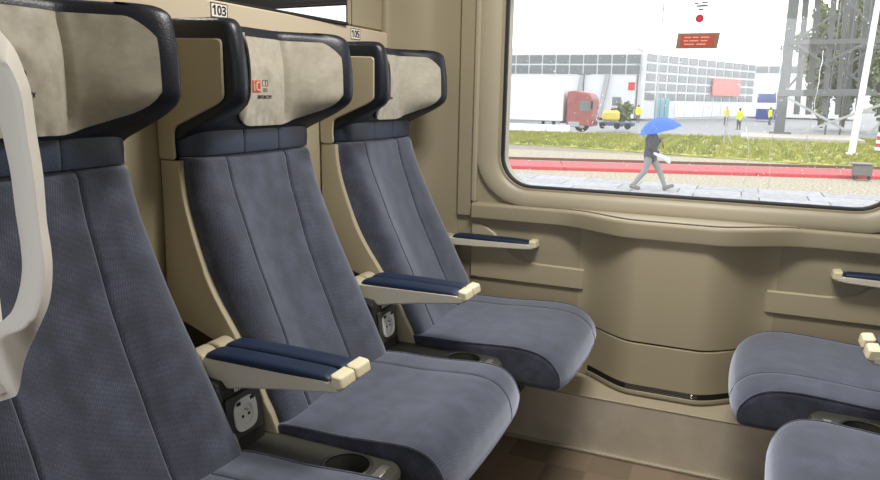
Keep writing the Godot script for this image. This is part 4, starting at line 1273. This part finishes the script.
# ---------------------------------------------------------------- people
func field_mesh(bones: Array, cell: float, blend: float, kit: Kit) -> void:
	# surface nets over the smooth union of tapered capsules: [a, b, ra, rb]
	var lo := Vector3.ONE * 1e9
	var hi := -lo
	for b in bones:
		var m := maxf(b[2], b[3]) + cell * 2.5 + blend * 0.5
		lo = lo.min(b[0] - Vector3.ONE * m).min(b[1] - Vector3.ONE * m)
		hi = hi.max(b[0] + Vector3.ONE * m).max(b[1] + Vector3.ONE * m)
	var n := Vector3i(((hi - lo) / cell).ceil()) + Vector3i.ONE
	var val := PackedFloat32Array()
	val.resize(n.x * n.y * n.z)
	val.fill(1.0)
	for b in bones:
		var a: Vector3 = b[0]; var d: Vector3 = b[1] - b[0]
		var ra: float = b[2]; var rb: float = b[3]
		var m := maxf(ra, rb) + cell * 2.0 + blend
		var l := Vector3i(((a.min(b[1]) - Vector3.ONE * m - lo) / cell).floor()).clamp(Vector3i.ZERO, n - Vector3i.ONE)
		var h := Vector3i(((a.max(b[1]) + Vector3.ONE * m - lo) / cell).ceil()).clamp(Vector3i.ZERO, n - Vector3i.ONE)
		var dd := maxf(d.length_squared(), 1e-9)
		for z in range(l.z, h.z + 1):
			for y in range(l.y, h.y + 1):
				var at := (z * n.y + y) * n.x
				for x in range(l.x, h.x + 1):
					var p := lo + Vector3(x, y, z) * cell - a
					var t := clampf(p.dot(d) / dd, 0.0, 1.0)
					var v := p.distance_to(d * t) - lerpf(ra, rb, t)
					var o := val[at + x]
					var k := maxf(blend - absf(o - v), 0.0) / blend
					val[at + x] = minf(o, v) - k * k * blend * 0.25
	var vert := {}
	var pts := PackedVector3Array()
	var ids := PackedInt32Array(); ids.resize(val.size()); ids.fill(-1)
	var sx := 1; var sy := n.x; var sz := n.x * n.y
	var corner := [0, sx, sy, sx + sy, sz, sz + sx, sz + sy, sz + sx + sy]
	var edges := [[0, 1], [2, 3], [4, 5], [6, 7], [0, 2], [1, 3], [4, 6], [5, 7], [0, 4], [1, 5], [2, 6], [3, 7]]
	for z in n.z - 1:
		for y in n.y - 1:
			for x in n.x - 1:
				var at := z * sz + y * sy + x
				var neg := 0
				for c in corner:
					if val[at + c] < 0.0:
						neg += 1
				if neg == 0 or neg == 8:
					continue
				var sum := Vector3.ZERO
				var cnt := 0
				for e in edges:
					var v0 := val[at + corner[e[0]]]; var v1 := val[at + corner[e[1]]]
					if (v0 < 0.0) != (v1 < 0.0):
						var t := v0 / (v0 - v1)
						var c0 := Vector3(e[0] & 1, (e[0] >> 1) & 1, e[0] >> 2); var c1 := Vector3(e[1] & 1, (e[1] >> 1) & 1, e[1] >> 2)
						sum += c0.lerp(c1, t)
						cnt += 1
				ids[at] = pts.size()
				pts.append(lo + (Vector3(x, y, z) + sum / cnt) * cell)
	var out := PackedVector3Array()
	var axes := [[sx, sy, sz], [sy, sz, sx], [sz, sx, sy]]
	for z in range(1, n.z - 1):
		for y in range(1, n.y - 1):
			for x in range(1, n.x - 1):
				var at := z * sz + y * sy + x
				for ax in axes:
					var s0 := val[at] < 0.0
					if s0 == (val[at + ax[0]] < 0.0):
						continue
					var q := [ids[at], ids[at - ax[1]], ids[at - ax[1] - ax[2]], ids[at - ax[2]]]
					if q.min() < 0:
						continue
					if s0:
						kit.quad(out, pts[q[0]], pts[q[3]], pts[q[2]], pts[q[1]])
					else:
						kit.quad(out, pts[q[0]], pts[q[1]], pts[q[2]], pts[q[3]])
	kit.shell(out)

func hand_bones(wrist: Vector3, dir: Vector3, palm_n: Vector3, curl: float) -> Array:
	# palm, four unequal fingers bent at the knuckles, and a thumb from the side of the palm
	var d := dir.normalized()
	var side := d.cross(palm_n).normalized()
	var nrm := side.cross(d).normalized()
	var out := []
	for k in 4:
		var o := side * (k - 1.5) * 0.019
		out.append([wrist + o * 0.6, wrist + d * 0.085 + o, 0.014, 0.0125])
		var len: float = [0.066, 0.076, 0.072, 0.056][k]
		var p := wrist + d * 0.09 + o
		var a := curl * 0.5
		for s in 3:
			var q: Vector3 = p + (d * cos(a) - nrm * sin(a)) * len * [0.45, 0.32, 0.25][s]
			out.append([p, q, 0.0095 - 0.001 * s, 0.0088 - 0.001 * s])
			p = q
			a += curl
	var t0 := wrist + d * 0.025 - side * 0.022
	var t1 := t0 + (d * 0.6 - side * 0.75 - nrm * 0.3).normalized() * 0.04
	var t2 := t1 + (d * 0.85 - side * 0.25 - nrm * 0.5).normalized() * 0.033
	out.append([t0, t1, 0.014, 0.011]); out.append([t1, t2, 0.011, 0.009])
	return out

func figure(called: String, label: String, at: Vector3, turn: float, group: String, j: Dictionary, top: Color, low: Color, hair: Color, fine: bool) -> Node3D:
	# j: joint name -> point, the figure faces +x; L is the side away from a viewer at +z
	var p := thing(called, label, "person", at, turn, group)
	var skin := mat(srgb(206, 160, 134), 0.7)
	var k := Kit.new()
	var cell := 0.020 if fine else 0.034
	var torso := [[j.pelvis, j.waist, 0.125, 0.115], [j.waist, j.chest, 0.115, 0.135], [j.chest, j.neck, 0.13, 0.055], [j.shoulder_l, j.shoulder_r, 0.07, 0.07], [j.hip_l, j.hip_r, 0.105, 0.105]]
	var arms := []
	var legs := []
	for s in ["_l", "_r"]:
		arms.append([j["shoulder" + s], j["elbow" + s], 0.056, 0.044])
		arms.append([j["elbow" + s], j["wrist" + s], 0.043, 0.028])
		legs.append([j["hip" + s], j["knee" + s], 0.092, 0.062])
		legs.append([j["knee" + s], j["ankle" + s], 0.060, 0.040])
	var feet := []
	for s in ["_l", "_r"]:
		feet.append([j["ankle" + s], j["heel" + s], 0.042, 0.040])
		feet.append([j["heel" + s], j["toe" + s], 0.042, 0.034])
	var h: Vector3 = j.head
	var fwd: Vector3 = j.face
	var sideways := fwd.cross(Vector3.UP).normalized()
	var head := [[j.neck, h - Vector3(0, 0.06, 0), 0.052, 0.055], [h, h + Vector3(0, 0.035, 0) - fwd * 0.015, 0.083, 0.085], [h - Vector3(0, 0.07, 0) + fwd * 0.03, h + fwd * 0.02, 0.055, 0.07], [h + fwd * 0.085 - Vector3(0, 0.015, 0), h + fwd * 0.108 - Vector3(0, 0.035, 0), 0.011, 0.015], [h + sideways * 0.083 + Vector3(0, 0.01, 0), h + sideways * 0.085 - Vector3(0, 0.03, 0), 0.014, 0.011], [h - sideways * 0.083 + Vector3(0, 0.01, 0), h - sideways * 0.085 - Vector3(0, 0.03, 0), 0.014, 0.011]]
	field_mesh(torso + arms + legs + feet + [head[0]], cell, 0.05, k)
	field_mesh(head, 0.010 if fine else 0.018, 0.022, k)
	if fine:
		field_mesh(hand_bones(j.wrist_r, j.wrist_r - j.elbow_r + Vector3(0.02, -0.05, 0), Vector3(0, 0.3, 1), 0.7), 0.005, 0.012, k)
		field_mesh(hand_bones(j.wrist_l, Vector3(0.5, 0.4, 0.4), Vector3(-1, 0.6, 0), 0.8), 0.005, 0.012, k)
	else:
		for s in ["_l", "_r"]:
			field_mesh(hand_bones(j["wrist" + s], j["wrist" + s] - j["elbow" + s], Vector3(0, 0.2, 1), 0.4), 0.008, 0.014, k)
	obj("body", k.commit(70), skin, p)
	var grow := func(list: Array, by: float) -> Array:
		var o := []
		for b in list:
			o.append([b[0], b[1], b[2] + by, b[3] + by])
		return o
	var coat: Array = grow.call(torso, 0.024) + grow.call(arms, 0.020)
	coat.append([j.pelvis + Vector3(0, 0.02, 0), j.pelvis - Vector3(0, 0.10, 0), 0.155, 0.16])
	k = Kit.new(); field_mesh(coat, cell, 0.05, k)
	obj("jacket", k.commit(70), mat(top, 0.85), p, "jacket")
	var tr: Array = grow.call(legs, 0.016)
	tr.append([j.hip_l, j.hip_r, 0.125, 0.125])
	k = Kit.new(); field_mesh(tr, cell, 0.03, k)
	obj("trousers", k.commit(70), mat(low, 0.9), p, "trousers")
	k = Kit.new(); field_mesh(grow.call(feet, 0.014), 0.014 if fine else 0.022, 0.02, k)
	obj("shoes", k.commit(70), mat(srgb(120, 118, 114), 0.8), p, "grey shoes")
	k = Kit.new(); field_mesh([[h + Vector3(0, 0.045, 0) - fwd * 0.035, h - fwd * 0.055 - Vector3(0, 0.03, 0), 0.082, 0.07], [h + Vector3(0, 0.055, 0) + fwd * 0.02, h + Vector3(0, 0.05, 0), 0.073, 0.08]], 0.012 if fine else 0.02, 0.02, k)
	obj("hair", k.commit(70), mat(hair, 0.9), p, "dark hair")
	for s in [-1, 1]:
		var e := SphereMesh.new()
		e.radius = 0.011; e.height = 0.022; e.radial_segments = 10; e.rings = 6
		var ey := obj("eye", e, M.ink, p)
		ey.position = h + fwd * 0.088 + sideways * s * 0.032 + Vector3(0, 0.008, 0)
	obj("mouth", Kit.new().box(h + fwd * 0.088 - Vector3(0, 0.068, 0), Vector3(0.012, 0.008, 0.04), 0.002, Basis(fwd, Vector3.UP, sideways)).commit(), mat(srgb(150, 86, 80), 0.7), p)
	return p

func people() -> void:
	var walk := {
		"pelvis": Vector3(0, 0.94, 0), "waist": Vector3(0.0, 1.08, 0), "chest": Vector3(0.01, 1.28, 0), "neck": Vector3(0.03, 1.47, 0),
		"shoulder_l": Vector3(0.01, 1.40, -0.17), "shoulder_r": Vector3(0.01, 1.40, 0.17), "hip_l": Vector3(0, 0.90, -0.09), "hip_r": Vector3(0, 0.90, 0.09),
		"elbow_r": Vector3(0.02, 1.12, 0.22), "wrist_r": Vector3(0.20, 0.98, 0.22), "elbow_l": Vector3(0.08, 1.14, -0.20), "wrist_l": Vector3(0.20, 1.27, -0.10),
		"knee_l": Vector3(0.24, 0.50, -0.09), "ankle_l": Vector3(0.40, 0.12, -0.09), "heel_l": Vector3(0.40, 0.06, -0.09), "toe_l": Vector3(0.58, 0.14, -0.09),
		"knee_r": Vector3(-0.10, 0.49, 0.09), "ankle_r": Vector3(-0.36, 0.12, 0.09), "heel_r": Vector3(-0.40, 0.085, 0.09), "toe_r": Vector3(-0.22, 0.045, 0.09),
		"head": Vector3(0.06, 1.62, 0), "face": Vector3(1, -0.05, 0).normalized(),
	}
	figure("person", "person in a dark jacket and grey trousers walking past under the blue umbrella", Vector3(-0.97, GY, -16.4), 0.0, "", walk, srgb(62, 62, 72), srgb(140, 138, 134), srgb(48, 40, 36), true)
	# folded papers carried in the near hand
	var bag := thing("white_papers", "folded white papers carried in the walker's lowered hand", "papers", Vector3(-0.68, GY + 0.86, -16.16), 0.0)
	for e in [[0.0, 0.05, -0.32, 0.0], [0.02, 0.02, -0.40, 0.02], [0.05, -0.02, -0.5, -0.02]]:
		obj("sheet", Kit.new().box(Vector3(e[0], e[1], e[3]), Vector3(0.40, 0.07, 0.012), 0.003, Basis(Vector3.BACK, e[2])).commit(), mat(srgb(216, 218, 222), 0.8), bag)
	umbrella()
	var stand := {
		"pelvis": Vector3(0, 0.94, 0), "waist": Vector3(0.0, 1.08, 0), "chest": Vector3(0.0, 1.28, 0), "neck": Vector3(0.01, 1.47, 0),
		"shoulder_l": Vector3(0, 1.40, -0.17), "shoulder_r": Vector3(0, 1.40, 0.17), "hip_l": Vector3(0, 0.90, -0.09), "hip_r": Vector3(0, 0.90, 0.09),
		"elbow_r": Vector3(-0.02, 1.12, 0.24), "wrist_r": Vector3(0.05, 0.88, 0.26), "elbow_l": Vector3(-0.02, 1.12, -0.24), "wrist_l": Vector3(0.05, 0.88, -0.26),
		"knee_l": Vector3(0.03, 0.49, -0.10), "ankle_l": Vector3(0, 0.10, -0.11), "heel_l": Vector3(-0.03, 0.05, -0.11), "toe_l": Vector3(0.15, 0.045, -0.13),
		"knee_r": Vector3(0.02, 0.49, 0.10), "ankle_r": Vector3(-0.02, 0.10, 0.11), "heel_r": Vector3(-0.05, 0.05, 0.11), "toe_r": Vector3(0.13, 0.045, 0.13),
		"head": Vector3(0.03, 1.62, 0), "face": Vector3(1, 0, 0),
	}
	var a := figure("person", "worker in a yellow hi-vis jacket standing before the glazed hall, upright, left of two", Vector3(-0.5, GY, -71), -0.9, "workers in yellow on the yard", stand, srgb(222, 228, 40), srgb(90, 92, 100), srgb(60, 50, 40), false)
	dup(a, Vector3(0.75, GY, -60.5), 2.2, "worker in a yellow hi-vis jacket on the yard, nearest the grass by the braced post")
	dup(a, Vector3(3.45, GY, -76), 0.6, "worker in a yellow hi-vis jacket standing just behind the tower foot")
	dup(a, Vector3(-8.55, GY, -70), 1.4, "worker in a yellow hi-vis jacket beside the bush, left of the umbrella")

func umbrella() -> void:
	var u := thing("umbrella", "open bright blue umbrella held over the walker", "umbrella", Vector3(-0.60, GY + 1.19, -16.46))
	u.rotation = Vector3(0.10, 0.0, 0.25)
	var blue := mat(srgb(48, 104, 214), 0.7)
	blue.backlight_enabled = true
	blue.backlight = Color(0.10, 0.22, 0.55)
	var ribm := mat(srgb(120, 122, 126), 0.4, 0.6)
	var top := 0.70
	var r := 0.54
	for k in 8:
		var front := []
		var back := []
		for i in 9:
			var t := i / 8.0
			var a := PackedVector3Array()
			var b := PackedVector3Array()
			for q in 7:
				var s := q / 6.0
				var ang := TAU * (k + s) / 8.0
				var dip := sin(s * PI)
				var rad := r * t * (1.0 - 0.075 * dip * t)
				var y := top - 0.33 * t * t - 0.02 * dip * t * t + 0.03 * dip * t * t * t
				a.append(Vector3(cos(ang) * rad - 0.1, y, sin(ang) * rad))
				b.append(Vector3(cos(ang) * rad - 0.1, y - 0.003, sin(ang) * rad))
			front.append(a); back.append(b)
		obj("canopy_panel", Kit.new().slab(front, back).commit(40), blue, u)
		var path := PackedVector3Array()
		for i in 9:
			var t := i / 8.0
			path.append(Vector3(cos(TAU * k / 8.0) * r * t - 0.1, top - 0.33 * t * t - 0.008, sin(TAU * k / 8.0) * r * t))
		obj("rib", Kit.new().tube(path, 0.004, 5).commit(), ribm, u)
	obj("shaft", Kit.new().tube(PackedVector3Array([Vector3(-0.1, -0.02, 0), Vector3(-0.1, top + 0.05, 0)]), 0.007, 8).commit(), ribm, u)
	obj("grip", Kit.new().tube(PackedVector3Array([Vector3(-0.1, -0.10, 0), Vector3(-0.1, 0.04, 0)]), 0.014, 8).commit(), M.black, u)

# ---------------------------------------------------------------- scene
func _ready() -> void:
	rng.seed = 1
	# camera
	var yaw := 0.4016; var pitch := 0.2032; var roll := 0.0191
	var fw := Vector3(-sin(yaw) * cos(pitch), -sin(pitch), -cos(yaw) * cos(pitch))
	var rt := fw.cross(Vector3.UP).normalized()
	var up := rt.cross(fw)
	var cam := Camera3D.new()
	cam.name = "camera"
	cam.transform = Transform3D(Basis(rt * cos(roll) + up * sin(roll), up * cos(roll) - rt * sin(roll), -fw), Vector3(1.1488, 1.177, 2.2173))
	cam.fov = 37.81
	cam.near = 0.02
	cam.far = 500.0
	add_child(cam)
	cam.current = true
	# overcast sky
	var env := Environment.new()
	var sky := Sky.new()
	var sm := ProceduralSkyMaterial.new()
	sm.sky_top_color = Color(0.90, 0.91, 0.93)
	sm.sky_horizon_color = Color(0.95, 0.955, 0.96)
	sm.ground_bottom_color = Color(0.45, 0.45, 0.44)
	sm.ground_horizon_color = Color(0.8, 0.81, 0.82)
	sm.sky_energy_multiplier = 1.65
	sm.ground_energy_multiplier = 1.0
	sky.sky_material = sm
	env.background_mode = Environment.BG_SKY
	env.sky = sky
	env.tonemap_mode = Environment.TONE_MAPPER_LINEAR
	env.tonemap_exposure = 1.0
	env.sdfgi_enabled = true
	env.ssao_enabled = true
	env.ssil_enabled = true
	var we := WorldEnvironment.new()
	we.name = "environment"
	we.environment = env
	add_child(we)
	# ceiling lamp of the compartment
	var al := AreaLight3D.new()
	al.name = "ceiling_lamp_glow"
	al.area_size = Vector2(0.60, 0.34)
	al.light_energy = 3.3
	al.light_color = Color(1.0, 0.98, 0.95)
	al.shadow_enabled = true
	al.area_range = 8.0
	al.area_attenuation = 2.0
	al.transform = Transform3D(Basis(Vector3.RIGHT, -PI / 2), Vector3(W / 2, 2.18, 0.72))
	add_child(al)
	# build
	make_materials()
	room()
	seats()
	fittings()
	lamps()
	outside()
	people()
